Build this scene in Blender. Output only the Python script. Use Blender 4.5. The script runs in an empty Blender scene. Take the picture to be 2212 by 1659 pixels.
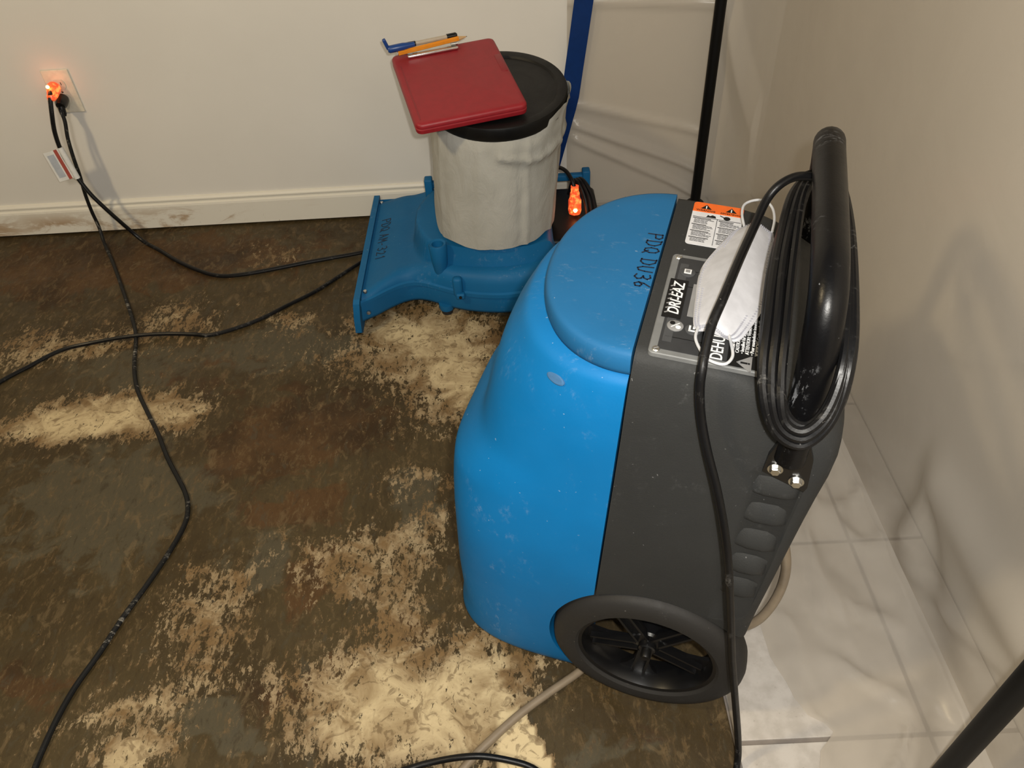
import bpy, bmesh, math, random
from mathutils import Vector, Matrix, Euler, noise
random.seed(7)
sc = bpy.context.scene
COL = sc.collection

# ------------------------------------------------------------------ camera
cam_d = bpy.data.cameras.new('camera'); cam = bpy.data.objects.new('camera', cam_d); COL.objects.link(cam)
F_PX = 1661.0
cam_d.sensor_fit = 'HORIZONTAL'; cam_d.sensor_width = 36.0; cam_d.lens = 36.0 * F_PX / 2212.0
cam_d.clip_start = 0.02
CAM_H = 1.25
right = Vector((0.99851079, -0.02754492, -0.04709006))
down = Vector((-0.05315187, -0.68566747, -0.72597176))
fwd = Vector((-0.01229129, 0.72739356, -0.68611044))
m = Matrix(((right.x, -down.x, -fwd.x, 0), (right.y, -down.y, -fwd.y, 0), (right.z, -down.z, -fwd.z, CAM_H), (0, 0, 0, 1)))
cam.matrix_world = m
sc.camera = cam

# ------------------------------------------------------------------ world, lamps, exposure
w = bpy.data.worlds.new('room_ambience'); sc.world = w; w.use_nodes = True
bg = w.node_tree.nodes['Background']; bg.inputs[0].default_value = (1.0, 0.93, 0.84, 1); bg.inputs[1].default_value = 0.10
def lamp(name, loc, power, radius, color):
    l = bpy.data.lights.new(name, 'POINT'); l.energy = power; l.shadow_soft_size = radius; l.color = color
    o = bpy.data.objects.new(name, l); o.location = loc; COL.objects.link(o); return o
lamp('side_lamp', (-1.90, 0.20, 2.55), 112.0, 0.12, (1.0, 0.79, 0.47))
lamp('fill_lamp', (-0.10, -0.90, 2.05), 80.0, 0.20, (1.0, 0.93, 0.82))  # unseen fill behind the camera, added to even out the falloff
lamp('phone_flash', (0.04, 0.00, 1.29), 46.0, 0.012, (1.0, 0.965, 0.90))
sc.view_settings.view_transform = 'Standard'; sc.view_settings.look = 'None'
sc.view_settings.exposure = 0.0; sc.view_settings.gamma = 1.0; sc.view_settings.use_curve_mapping = False

# ------------------------------------------------------------------ materials
def new_mat(name):
    mt = bpy.data.materials.new(name); mt.use_nodes = True
    nt = mt.node_tree; return mt, nt, nt.nodes['Principled BSDF']
def nd(nt, typ, **kw):
    n = nt.nodes.new(typ)
    for k, v in kw.items(): setattr(n, k, v)
    return n
def tex_noise(nt, scale, detail=4, rough=0.55, coord='Object', stretch=None, dist=0.0):
    tc = nd(nt, 'ShaderNodeTexCoord'); n = nd(nt, 'ShaderNodeTexNoise')
    n.inputs['Scale'].default_value = scale; n.inputs['Detail'].default_value = detail; n.inputs['Roughness'].default_value = rough
    n.inputs['Distortion'].default_value = dist
    if stretch:
        mp = nd(nt, 'ShaderNodeMapping'); mp.inputs['Scale'].default_value = stretch
        nt.links.new(tc.outputs[coord], mp.inputs[0]); nt.links.new(mp.outputs[0], n.inputs[0])
    else: nt.links.new(tc.outputs[coord], n.inputs[0])
    return n.outputs['Fac']
def ramp(nt, src, lo, hi, a=0.0, b=1.0):
    r = nd(nt, 'ShaderNodeMapRange'); r.interpolation_type = 'SMOOTHSTEP'
    nt.links.new(src, r.inputs[0])
    for i, v in zip((1, 2, 3, 4), (lo, hi, a, b)): r.inputs[i].default_value = v
    return r.outputs[0]
def math2(nt, op, a, b):
    n = nd(nt, 'ShaderNodeMath', operation=op)
    for i, v in enumerate((a, b)):
        if isinstance(v, (int, float)): n.inputs[i].default_value = v
        else: nt.links.new(v, n.inputs[i])
    return n.outputs[0]
def mixc(nt, fac, a, b):
    n = nd(nt, 'ShaderNodeMix', data_type='RGBA')
    if isinstance(fac, (int, float)): n.inputs[0].default_value = fac
    else: nt.links.new(fac, n.inputs[0])
    for i, v in ((6, a), (7, b)):
        if isinstance(v, (tuple, list)): n.inputs[i].default_value = (*v[:3], 1)
        else: nt.links.new(v, n.inputs[i])
    return n.outputs[2]
def bump(nt, bs, h, strength, dist=0.002):
    b = nd(nt, 'ShaderNodeBump'); b.inputs['Strength'].default_value = strength; b.inputs['Distance'].default_value = dist
    nt.links.new(h, b.inputs['Height']); nt.links.new(b.outputs[0], bs.inputs['Normal'])
def plain(name, col, rough=0.5, metal=0.0, spec=0.5, bmp=None):
    mt, nt, bs = new_mat(name)
    bs.inputs['Base Color'].default_value = (*col, 1); bs.inputs['Roughness'].default_value = rough
    bs.inputs['Metallic'].default_value = metal; bs.inputs['Specular IOR Level'].default_value = spec
    v = tex_noise(nt, 60, 3)
    nt.links.new(mixc(nt, ramp(nt, v, .3, .7), tuple(c * .93 for c in col), tuple(min(1, c * 1.05) for c in col)), bs.inputs['Base Color'])
    if bmp: bump(nt, bs, tex_noise(nt, bmp[0], 3), bmp[1], bmp[2])
    return mt
def worn(name, col, scuff, rough, amount=.68, fine=(350, .12), spec=.5, k=.22):
    """moulded plastic with pale scuffs and fine grain"""
    mt, nt, bs = new_mat(name)
    a = tex_noise(nt, 9, 6, .7, dist=.6); b = tex_noise(nt, 70, 5, .75, stretch=(1, 2.2, .6))
    s = math2(nt, 'MULTIPLY', ramp(nt, a, .5, .72), ramp(nt, b, .52, amount))
    lg = tex_noise(nt, 5, 3)
    base = mixc(nt, ramp(nt, lg, .3, .7), tuple(c * .92 for c in col), tuple(c * 1.06 for c in col))
    specks = ramp(nt, tex_noise(nt, 160, 2, .5), .74, .78)
    c1 = mixc(nt, math2(nt, 'MULTIPLY', s, k), base, scuff)
    nt.links.new(mixc(nt, math2(nt, 'MULTIPLY', specks, .40), c1, scuff), bs.inputs['Base Color'])
    nt.links.new(ramp(nt, a, .3, .7, rough - .06, rough + .1), bs.inputs['Roughness'])
    bs.inputs['Specular IOR Level'].default_value = spec
    bump(nt, bs, tex_noise(nt, fine[0], 3), fine[1], .001)
    return mt

M = {}
M['blue'] = worn('blue_plastic', (.003, .150, .40), (.42, .52, .60), .54, spec=.22)
M['blue_top'] = worn('blue_plastic_dimmed_dusty', (.012, .115, .275), (.40, .46, .50), .6, amount=.62, spec=.25, k=.35)  # duller copy of the blue: dust film, plus the top's dimmer light painted in
M['fan_blue'] = worn('fan_blue_plastic', (.006, .110, .27), (.40, .48, .55), .55, spec=.22)
M['grey'] = worn('charcoal_plastic', (.026, .027, .027), (.28, .28, .28), .64, amount=.72, fine=(500, .35), spec=.25)
M['black'] = plain('black_plastic', (.004, .004, .004), .42, spec=.3)
M['blackgloss'] = plain('black_gloss', (.005, .005, .0055), .28)
M['rubber'] = worn('tyre_rubber', (.022, .021, .020), (.16, .15, .14), .62, fine=(300, .2), spec=.3)
M['handle'] = worn('handle_black', (.0025, .0025, .003), (.32, .33, .35), .36, amount=.58, k=.75, spec=.25)
M['cord'] = worn('cord_black', (.004, .004, .0045), (.30, .29, .27), .38, amount=.64, k=.4, spec=.3)
M['cordrough'] = worn('cord_dusty', (.009, .009, .009), (.45, .42, .36), .5, amount=.56, k=.9, spec=.25)
M['steel'] = plain('zinc_bolt', (.62, .62, .60), .3, 1.0)
M['alu'] = plain('panel_rim', (.17, .175, .175), .6, .15, .3)
M['fascia'] = plain('fascia_dark', (.032, .033, .035), .55, spec=.25)
M['fascia2'] = plain('fascia_mid', (.055, .057, .060), .55, spec=.25)
M['printwhite'] = plain('print_white', (.72, .73, .74), .5)
M['printblack'] = plain('print_black', (.007, .007, .007), .55, spec=.25)
M['printgrey'] = plain('print_grey', (.22, .22, .22), .5)
M['orange'] = plain('label_orange', (.75, .13, .015), .45)
M['labelwhite'] = plain('label_white', (.62, .63, .66), .42)
M['marker'] = plain('marker_ink', (.006, .012, .03), .6)
M['maskwhite'] = plain('mask_white', (.50, .505, .54), .85, bmp=(900, .15, .0006))
M['maskdot'] = plain('mask_weld', (.34, .345, .39), .6)
M['elastic'] = plain('elastic_white', (.52, .53, .55), .8, bmp=(1500, .3, .0004))
M['red'] = plain('clipboard_red', (.27, .010, .017), .48, bmp=(700, .12, .0006))
M['redlip'] = plain('clipboard_red_lip', (.22, .006, .012), .4)
M['chrome'] = plain('chrome', (.75, .74, .72), .22, 1.0)
M['pencil'] = plain('pencil_orange', (.70, .24, .012), .4)
M['wood'] = plain('pencil_wood', (.55, .36, .17), .7)
M['penblue'] = plain('pen_blue', (.008, .05, .22), .35)
M['penclear'] = plain('pen_clear', (.42, .36, .28), .3)
M['tape'] = plain('blue_tape', (.001, .024, .125), .6, spec=.2, bmp=(220, .2, .0008))
M['pole'] = plain('pole_black', (.002, .002, .002), .5, spec=.2)
M['hose'] = plain('hose_beige', (.215, .170, .118), .4)
M['plate'] = plain('outlet_ivory', (.68, .63, .52), .4)
M['socket'] = plain('socket_ivory', (.60, .55, .45), .4)
M['tagwhite'] = plain('tag_white', (.70, .70, .68), .6)
M['taggrey'] = plain('tag_print', (.42, .45, .50), .6)
M['tagred'] = plain('tag_red', (.36, .07, .05), .6)
M['foot'] = plain('foot_rubber', (.012, .012, .012), .7)
M['drum'] = plain('drum_dark', (.02, .02, .02), .6)
M['lid'] = worn('lid_black', (.004, .004, .004), (.05, .05, .05), .45, amount=.7, spec=.3)

mt, nt, bs = new_mat('cloth_white'); M['cloth'] = mt
v = tex_noise(nt, 7, 4)
nt.links.new(mixc(nt, ramp(nt, v, .3, .7), (.36, .355, .32), (.42, .415, .38)), bs.inputs['Base Color'])
bs.inputs['Roughness'].default_value = .9
wr = math2(nt, 'ADD', tex_noise(nt, 22, 5, .6, stretch=(1, 1, .5), dist=.8), math2(nt, 'MULTIPLY', tex_noise(nt, 700, 2), .12))
bump(nt, bs, wr, .55, .007)

# lit plug: clear orange plastic around a neon lamp
mt, nt, bs = new_mat('lit_plug'); M['litplug'] = mt
bs.inputs['Base Color'].default_value = (.9, .12, .04, 1); bs.inputs['Roughness'].default_value = .2
v = tex_noise(nt, 90, 3, .6)
em = mixc(nt, ramp(nt, v, .42, .66), (.55, .045, .012), (1.0, .26, .05))
nt.links.new(em, bs.inputs['Emission Color'])
nt.links.new(ramp(nt, v, .42, .66, .7, 1.5), bs.inputs['Emission Strength'])
mt, nt, bs = new_mat('neon'); M['neon'] = mt
bs.inputs['Base Color'].default_value = (1, .6, .2, 1)
bs.inputs['Emission Color'].default_value = (1.0, .55, .16, 1)
v = tex_noise(nt, 40, 1); nt.links.new(ramp(nt, v, .2, .8, 5.5, 6.5), bs.inputs['Emission Strength'])

# painted wall
mt, nt, bs = new_mat('wall_paint'); M['wall'] = mt
a = tex_noise(nt, 1.6, 4); b = tex_noise(nt, 6, 5, .7)
c = mixc(nt, ramp(nt, a, .3, .7), (.66, .635, .585), (.71, .685, .635))
nt.links.new(mixc(nt, math2(nt, 'MULTIPLY', ramp(nt, b, .62, .8), .18), c, (.50, .45, .38)), bs.inputs['Base Color'])
bs.inputs['Roughness'].default_value = .75
bump(nt, bs, tex_noise(nt, 260, 3), .12, .001)
# baseboard with water stains
mt, nt, bs = new_mat('baseboard_paint'); M['base'] = mt
a = tex_noise(nt, 5, 6, .7, stretch=(1, 1, 2.5), dist=.7); b = tex_noise(nt, 2.2, 3)
tc = nd(nt, 'ShaderNodeTexCoord'); sx = nd(nt, 'ShaderNodeSeparateXYZ'); nt.links.new(tc.outputs['Object'], sx.inputs[0])
low = ramp(nt, sx.outputs[2], .095, .03)
st = math2(nt, 'MULTIPLY', math2(nt, 'MULTIPLY', ramp(nt, a, .46, .60), ramp(nt, b, .36, .52)), low)
sp = ramp(nt, tex_noise(nt, 45, 4, .7), .66, .72)
c = mixc(nt, math2(nt, 'MULTIPLY', st, .85), (.72, .69, .61), (.33, .20, .09))
nt.links.new(mixc(nt, math2(nt, 'MULTIPLY', math2(nt, 'MULTIPLY', sp, low), .6), c, (.12, .09, .06)), bs.inputs['Base Color'])
bs.inputs['Roughness'].default_value = .45

# subfloor: bare, stained, with remains of adhesive and vinyl paper
mt, nt, bs = new_mat('subfloor'); M['floor'] = mt
def attr(nm):
    n = nd(nt, 'ShaderNodeAttribute'); n.attribute_name = nm; return n.outputs['Fac']
lt, rs, gr = attr('light'), attr('rust'), attr('gray')
n_big = tex_noise(nt, 3.5, 5, .6); n_mid = tex_noise(nt, 13, 6, .65, dist=.8)
n_str = tex_noise(nt, 40, 7, .78, stretch=(1.5, .55, 1), dist=.4); n_fine = tex_noise(nt, 95, 6, .8, stretch=(1.25, .7, 1), dist=.5)
n_rip = tex_noise(nt, 42, 4, .6, dist=1.6)
base = mixc(nt, ramp(nt, n_big, .38, .62), (.040, .026, .009), (.058, .041, .017))
g = ramp(nt, math2(nt, 'ADD', gr, math2(nt, 'MULTIPLY', math2(nt, 'SUBTRACT', n_mid, .5), 1.6)), .28, .50)
base = mixc(nt, math2(nt, 'MULTIPLY', g, .85), base, (.072, .061, .037))
r_ = ramp(nt, math2(nt, 'ADD', rs, math2(nt, 'MULTIPLY', math2(nt, 'SUBTRACT', n_mid, .5), 1.9)), .34, .62)
base = mixc(nt, math2(nt, 'MULTIPLY', r_, .80), base, mixc(nt, ramp(nt, n_big, .4, .6), (.032, .015, .004), (.080, .038, .012)))
base = mixc(nt, math2(nt, 'MULTIPLY', ramp(nt, n_str, .52, .64), .55), base, (.125, .080, .034))
base = mixc(nt, math2(nt, 'MULTIPLY', ramp(nt, n_str, .46, .36), .5), base, (.026, .016, .006))
n_m2 = tex_noise(nt, 34, 5, .7, stretch=(1.0, .6, 1), dist=1.0)
base = mixc(nt, math2(nt, 'MULTIPLY', ramp(nt, n_m2, .54, .66), .45), base, (.150, .105, .052))
base = mixc(nt, math2(nt, 'MULTIPLY', ramp(nt, n_m2, .44, .34), .45), base, (.060, .052, .034))
base = mixc(nt, math2(nt, 'MULTIPLY', ramp(nt, n_fine, .60, .72), .45), base, (.035, .024, .012))
jit = math2(nt, 'ADD', math2(nt, 'MULTIPLY', math2(nt, 'SUBTRACT', n_str, .5), 2.0), math2(nt, 'MULTIPLY', math2(nt, 'SUBTRACT', n_fine, .5), 1.8))
jit = math2(nt, 'ADD', jit, math2(nt, 'MULTIPLY', math2(nt, 'SUBTRACT', n_rip, .5), .7))
cream_f = ramp(nt, math2(nt, 'ADD', lt, jit), .46, .55)
solid = ramp(nt, math2(nt, 'ADD', lt, math2(nt, 'MULTIPLY', math2(nt, 'SUBTRACT', n_mid, .5), .8)), .55, 1.1)
bs.inputs['Specular IOR Level'].default_value = .3
cream = mixc(nt, solid, mixc(nt, ramp(nt, n_mid, .4, .6), (.185, .115, .050), (.30, .225, .130)), (.64, .52, .31))
cream = mixc(nt, math2(nt, 'MULTIPLY', ramp(nt, n_rip, .52, .64), .6), cream, (.12, .075, .034))
col = mixc(nt, math2(nt, 'MULTIPLY', cream_f, .92), base, cream)
spk = ramp(nt, tex_noise(nt, 120, 2), .755, .785)
col = mixc(nt, math2(nt, 'MULTIPLY', spk, .7), col, (.38, .32, .22))
drk = ramp(nt, tex_noise(nt, 75, 2), .73, .77)
col = mixc(nt, math2(nt, 'MULTIPLY', drk, .8), col, (.018, .014, .010))
nt.links.new(col, bs.inputs['Base Color'])
nt.links.new(ramp(nt, n_mid, .3, .7, .42, .68), bs.inputs['Roughness'])
hgt = math2(nt, 'ADD', math2(nt, 'MULTIPLY', cream_f, .5), math2(nt, 'MULTIPLY', n_fine, .5))
bump(nt, bs, hgt, .45, .0025)

# floor tile and grout
mt, nt, bs = new_mat('floor_tile'); M['tile'] = mt
a = tex_noise(nt, 30, 5, .6); b = tex_noise(nt, 130, 4, .7)
c = mixc(nt, ramp(nt, a, .35, .65), (.43, .40, .365), (.52, .49, .455))
nt.links.new(mixc(nt, math2(nt, 'MULTIPLY', ramp(nt, b, .62, .74), .5), c, (.26, .23, .20)), bs.inputs['Base Color'])
bs.inputs['Roughness'].default_value = .4
bump(nt, bs, b, .15, .001)
M['grout'] = plain('grout', (.20, .175, .155), .9, bmp=(300, .3, .001))

# polythene sheet
mt, nt, bs = new_mat('polythene'); M['sheet'] = mt
out = nt.nodes['Material Output']
bs.inputs['Base Color'].default_value = (.66, .61, .54, 1); bs.inputs['Roughness'].default_value = .27
bs.inputs['Specular IOR Level'].default_value = .45
tl = nd(nt, 'ShaderNodeBsdfTranslucent'); tl.inputs[0].default_value = (.62, .56, .48, 1)
tp = nd(nt, 'ShaderNodeBsdfTransparent'); tp.inputs[0].default_value = (.97, .96, .94, 1)
m1 = nd(nt, 'ShaderNodeMixShader'); m1.inputs[0].default_value = .34
m2 = nd(nt, 'ShaderNodeMixShader')
cl = tex_noise(nt, 3.0, 3)
nt.links.new(ramp(nt, cl, .3, .7, .32, .42), m2.inputs[0])
nt.links.new(bs.outputs[0], m1.inputs[1]); nt.links.new(tl.outputs[0], m1.inputs[2])
nt.links.new(m1.outputs[0], m2.inputs[1]); nt.links.new(tp.outputs[0], m2.inputs[2])
nt.links.new(m2.outputs[0], out.inputs[0])
bump(nt, bs, math2(nt, 'ADD', tex_noise(nt, 5, 4, .6, dist=1.2), math2(nt, 'MULTIPLY', tex_noise(nt, 300, 2), .03)), .14, .012)

# ------------------------------------------------------------------ mesh helpers
def tag(o, label=None, cat=None, group=None, kind=None):
    if label: o['label'] = label
    if cat: o['category'] = cat
    if group: o['group'] = group
    if kind: o['kind'] = kind
    return o
def empty(name, loc, label, cat, rot=(0, 0, 0), group=None):
    o = bpy.data.objects.new(name, None); o.location = loc; o.rotation_euler = rot; o.empty_display_size = .05
    COL.objects.link(o); return tag(o, label, cat, group)
def link(name, me, mat, parent=None, loc=None, rot=None, label=None):
    o = bpy.data.objects.new(name, me); COL.objects.link(o)
    if mat is not None and not me.materials: me.materials.append(M[mat] if isinstance(mat, str) else mat)
    if parent: o.parent = parent
    if loc: o.location = loc
    if rot: o.rotation_euler = rot
    if label: o['label'] = label
    return o
def mesh(name, vs, fs, smooth=35):
    me = bpy.data.meshes.new(name); me.from_pydata([tuple(v) for v in vs], [], fs)
    bm = bmesh.new(); bm.from_mesh(me); bmesh.ops.recalc_face_normals(bm, faces=bm.faces); bm.to_mesh(me); bm.free()
    if smooth:
        me.polygons.foreach_set('use_smooth', [True] * len(me.polygons)); me.set_sharp_from_angle(angle=math.radians(smooth))
    me.update(); return me
def crom(pts, n=8):
    P = [Vector(p) for p in pts]; P = [P[0] * 2 - P[1]] + P + [P[-1] * 2 - P[-2]]; out = []
    for i in range(1, len(P) - 2):
        a, b, c, d = P[i - 1:i + 3]
        for k in range(n):
            t = k / n
            out.append(.5 * ((2 * b) + (c - a) * t + (2 * a - 5 * b + 4 * c - d) * t * t + (3 * b - a - 3 * c + d) * t ** 3))
    out.append(P[-2]); return out
class Geo:
    def __init__(s): s.v = []; s.f = []
    def add(s, vs, fs):
        b = len(s.v); s.v += [Vector(v) for v in vs]; s.f += [tuple(i + b for i in f) for f in fs]; return s
    def tube(s, pts, r, seg=10, n=6, closed=False, smooth=True):
        P = crom(pts, n) if smooth else [Vector(p) for p in pts]
        if closed: P = P[:-1]
        N = len(P); rings = []
        t0 = (P[1] - P[0]).normalized(); up = Vector((0, 0, 1)) if abs(t0.z) < .9 else Vector((1, 0, 0)); nx = t0.cross(up).normalized()
        for i in range(N):
            if closed: t = (P[(i + 1) % N] - P[i - 1]).normalized()
            else: t = (P[min(i + 1, N - 1)] - P[max(i - 1, 0)]).normalized()
            nx = (nx - t * nx.dot(t)).normalized(); ny = t.cross(nx)
            rr = r(i / max(1, N - 1)) if callable(r) else r
            rings.append([P[i] + (nx * math.cos(a) + ny * math.sin(a)) * rr for a in [2 * math.pi * k / seg for k in range(seg)]])
        fs = []
        for i in range(N if closed else N - 1):
            for k in range(seg):
                fs.append((i * seg + k, i * seg + (k + 1) % seg, ((i + 1) % N) * seg + (k + 1) % seg, ((i + 1) % N) * seg + k))
        if not closed: fs += [tuple(range(seg)), tuple((N - 1) * seg + k for k in range(seg))]
        return s.add([q for rg in rings for q in rg], fs)
    def box(s, c, d, rot=None, bev=0.0):
        x, y, z = [q / 2 for q in d]; R = Euler(rot).to_matrix() if rot else Matrix.Identity(3)
        if bev <= 0:
            vs = [(a * x, b * y, e * z) for a in (-1, 1) for b in (-1, 1) for e in (-1, 1)]
            fs = [(0, 1, 3, 2), (4, 6, 7, 5), (0, 4, 5, 1), (2, 3, 7, 6), (0, 2, 6, 4), (1, 5, 7, 3)]
        else:
            bm = bmesh.new(); bmesh.ops.create_cube(bm, size=1)
            for q in bm.verts: q.co = Vector((q.co.x * d[0], q.co.y * d[1], q.co.z * d[2]))
            bmesh.ops.bevel(bm, geom=bm.edges[:], offset=bev, segments=3, affect='EDGES', profile=.5)
            bm.verts.index_update(); vs = [q.co.copy() for q in bm.verts]; fs = [[q.index for q in f.verts] for f in bm.faces]; bm.free()
        return s.add([R @ Vector(q) + Vector(c) for q in vs], fs)
    def prism(s, poly, z0, z1, bev=0.0):
        """poly in xy, extruded along z, optional chamfered top"""
        n = len(poly); c = Vector((sum(p[0] for p in poly) / n, sum(p[1] for p in poly) / n))
        lev = [(1, z0), (1, z1)] if not bev else [(1, z0), (1, z1 - bev), ('b', z1)]
        vs = []
        for k, z in lev:
            for i, p in enumerate(poly):
                q = Vector(p[:2])
                if k == 'b': d = (q - c); q = q - d.normalized() * bev
                vs.append((q.x, q.y, z))
        L = len(lev); fs = [tuple(range(n)), tuple((L - 1) * n + i for i in range(n))]
        for l in range(L - 1):
            for i in range(n): fs.append((l * n + i, l * n + (i + 1) % n, (l + 1) * n + (i + 1) % n, (l + 1) * n + i))
        return s.add(vs, fs)
    def lathe(s, prof, seg=32, axis='z', c=(0, 0, 0), closed=False):
        vs = []
        for k in range(seg):
            a = 2 * math.pi * k / seg
            for r, z in prof:
                p = (r * math.cos(a), r * math.sin(a), z)
                if axis == 'y': p = (p[0], p[2], p[1])
                if axis == 'x': p = (p[2], p[0], p[1])
                vs.append((p[0] + c[0], p[1] + c[1], p[2] + c[2]))
        n = len(prof); fs = []
        for k in range(seg):
            for i in range(n if closed else n - 1):
                fs.append((k * n + i, k * n + (i + 1) % n, ((k + 1) % seg) * n + (i + 1) % n, ((k + 1) % seg) * n + i))
        if not closed:
            if prof[0][0] > 1e-6: fs.append(tuple(k * n for k in range(seg)))
            if prof[-1][0] > 1e-6: fs.append(tuple(k * n + n - 1 for k in range(seg)))
        return s.add(vs, fs)
    def ribbon(s, pts, wd, z=0.0, th=.0004):
        for a, b in zip(pts[:-1], pts[1:]):
            a, b = Vector(a[:2]), Vector(b[:2]); d = b - a
            if d.length < 1e-6: continue
            n = Vector((-d.y, d.x)).normalized() * wd / 2; e = d.normalized() * wd * .35
            q = [a - e - n, b + e - n, b + e + n, a - e + n]
            s.add([(p.x, p.y, z) for p in q] + [(p.x, p.y, z + th) for p in q], [(4, 5, 6, 7), (0, 1, 5, 4), (1, 2, 6, 5), (2, 3, 7, 6), (3, 0, 4, 7)])
        return s
    def build(s, name, mat, parent=None, loc=None, rot=None, smooth=35, label=None):
        return link(name, mesh(name, s.v, s.f, smooth), mat, parent, loc, rot, label)
def loft(rings, closed_ring=True, cap0=True, cap1=True):
    n = len(rings[0]); vs = [p for r in rings for p in r]; fs = []
    for i in range(len(rings) - 1):
        for k in range(n if closed_ring else n - 1):
            fs.append((i * n + k, i * n + (k + 1) % n, (i + 1) * n + (k + 1) % n, (i + 1) * n + k))
    if cap0: fs.append(tuple(range(n)))
    if cap1: fs.append(tuple((len(rings) - 1) * n + k for k in range(n)))
    return vs, fs
def boolean(o, cutters):
    for c in cutters:
        md = o.modifiers.new('b', 'BOOLEAN'); md.object = c; md.operation = 'DIFFERENCE'; md.solver = 'EXACT'
    dg = bpy.context.evaluated_depsgraph_get(); me = bpy.data.meshes.new_from_object(o.evaluated_get(dg))
    o.modifiers.clear(); o.data = me
    me.polygons.foreach_set('use_smooth', [True] * len(me.polygons)); me.set_sharp_from_angle(angle=math.radians(40))
    for c in cutters: bpy.data.objects.remove(c)
def text(name, body, size, mat, parent, loc, rot, extr=.0003, align='LEFT', shear=0.0, sx=1.0, space=1.0, bold=0.0):
    cu = bpy.data.curves.new(name, 'FONT'); cu.body = body; cu.size = size; cu.extrude = extr; cu.align_x = align; cu.align_y = 'CENTER'
    cu.shear = shear; cu.offset = bold; cu.resolution_u = 3; cu.space_character = space
    t = bpy.data.objects.new('tmp', cu); COL.objects.link(t)
    dg = bpy.context.evaluated_depsgraph_get(); me = bpy.data.meshes.new_from_object(t.evaluated_get(dg)); bpy.data.objects.remove(t)
    for v_ in me.vertices: v_.co.x *= sx
    me.materials.clear()
    return link(name, me, mat, parent, loc, rot)
STROKES = {
 'P': [[(0, 0), (.05, 1)], [(.0, .95), (.4, 1), (.6, .8), (.5, .55), (.05, .5)]],
 'D': [[(.05, 0), (.05, 1)], [(-.05, 1), (.35, .95), (.62, .6), (.55, .2), (.3, 0), (-.05, .03)]],
 'Q': [[(.35, 1), (.08, .85), (0, .45), (.15, .08), (.4, .05), (.62, .4), (.58, .8), (.35, 1)], [(.35, .3), (.7, -.05)]],
 'U': [[(0, 1), (.03, .3), (.2, 0), (.45, .1), (.55, .5), (.58, 1)]],
 '3': [[(.05, .92), (.35, 1), (.55, .82), (.42, .58), (.2, .52), (.5, .42), (.58, .18), (.35, -.02), (.05, .08)]],
 '6': [[(.45, 1), (.15, .6), (.05, .25), (.22, 0), (.48, .1), (.5, .38), (.28, .48), (.08, .3)]],
 'A': [[(0, 0), (.28, 1), (.55, 0)], [(.1, .38), (.48, .38)]],
 'M': [[(0, 0), (.08, 1), (.32, .35), (.56, 1), (.65, 0)]],
 '-': [[(.05, .45), (.4, .5)]],
 '2': [[(.05, .8), (.25, 1), (.5, .85), (.45, .55), (.02, .02), (.58, .05)]],
 '1': [[(.2, .8), (.35, 1), (.33, 0)]], ' ': [], '.': [[(.15, 0), (.2, .05)]],
}
def handwriting(name, body, size, wd, mat, parent, loc, rot, zf=None, adv=.82):
    g = Geo(); x = 0; rnd = random.Random(3)
    for ch in body:
        jy = rnd.uniform(-.06, .06)
        for st in STROKES[ch]: g.ribbon([((x + a * .95) * size, (b + jy) * size) for a, b in st], wd)
        x += adv if ch != ' ' else .55
    if zf:
        for p in g.v: p.z += zf(p.x, p.y)
    return g.build(name, mat, parent, loc, rot, 0)

# ------------------------------------------------------------------ the setting
LIGHT=[(-0.124,0.526,0.142,0.078,1.10),(-0.219,0.600,0.094,0.062,0.60),(-0.249,0.778,0.095,0.178,0.55),(-0.054,0.624,0.087,0.056,0.60),(-0.337,0.543,0.069,0.066,0.50),(-0.430,0.635,0.065,0.041,0.40),(-0.643,0.503,0.083,0.028,0.80),(-0.721,0.573,0.087,0.017,0.75),(-0.581,0.602,0.056,0.047,0.45),(-0.611,0.741,0.078,0.081,0.42),(-0.590,0.828,0.054,0.060,0.35),(-1.126,1.276,0.146,0.063,0.90),(-0.963,1.279,0.134,0.072,1.00),(-0.794,1.297,0.067,0.061,0.70),(-1.280,1.554,0.088,0.110,0.55),(-1.113,1.564,0.088,0.057,0.60),(-0.906,1.647,0.102,0.108,0.60),(-0.713,1.937,0.098,0.068,0.50),(-0.611,1.611,0.063,0.055,0.60),(-0.164,1.436,0.137,0.148,0.90),(-0.288,1.564,0.121,0.075,0.70),(-0.138,1.302,0.076,0.091,0.70),(-0.359,1.680,0.063,0.061,0.50),(-0.224,0.935,0.112,0.034,0.35),(-0.202,1.040,0.088,0.025,0.45),(-0.453,1.442,0.140,0.068,0.35),(-0.504,0.885,0.055,0.043,0.30),(-0.363,0.856,0.054,0.052,0.50),(0.206,0.489,0.050,0.041,0.35),(0.265,0.493,0.029,0.042,0.40)]
RUST=[(-1.047,1.946,0.560,0.120,0.80),(-1.297,1.875,0.279,0.137,0.50),(-0.458,1.249,0.172,0.087,0.90),(-0.476,0.985,0.116,0.047,0.90),(-0.583,1.131,0.206,0.066,0.60),(-0.393,0.816,0.044,0.078,0.80),(-0.401,0.609,0.095,0.048,0.60),(-0.855,0.632,0.123,0.033,0.70),(0.133,0.492,0.058,0.035,0.60),(-0.775,1.433,0.176,0.084,0.50),(-0.244,0.712,0.067,0.036,0.90)]
LIGHT += [(-.55, .70, .28, .24, .09), (-.25, .78, .2, .3, .06), (-.75, .60, .22, .12, .12), (-1.0, 1.52, .35, .14, .10), (-.32, 1.45, .22, .15, .14), (-.35, 1.18, .25, .10, .10), (.18, .50, .10, .08, .14), (-1.2, .75, .2, .2, .10)]
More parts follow.
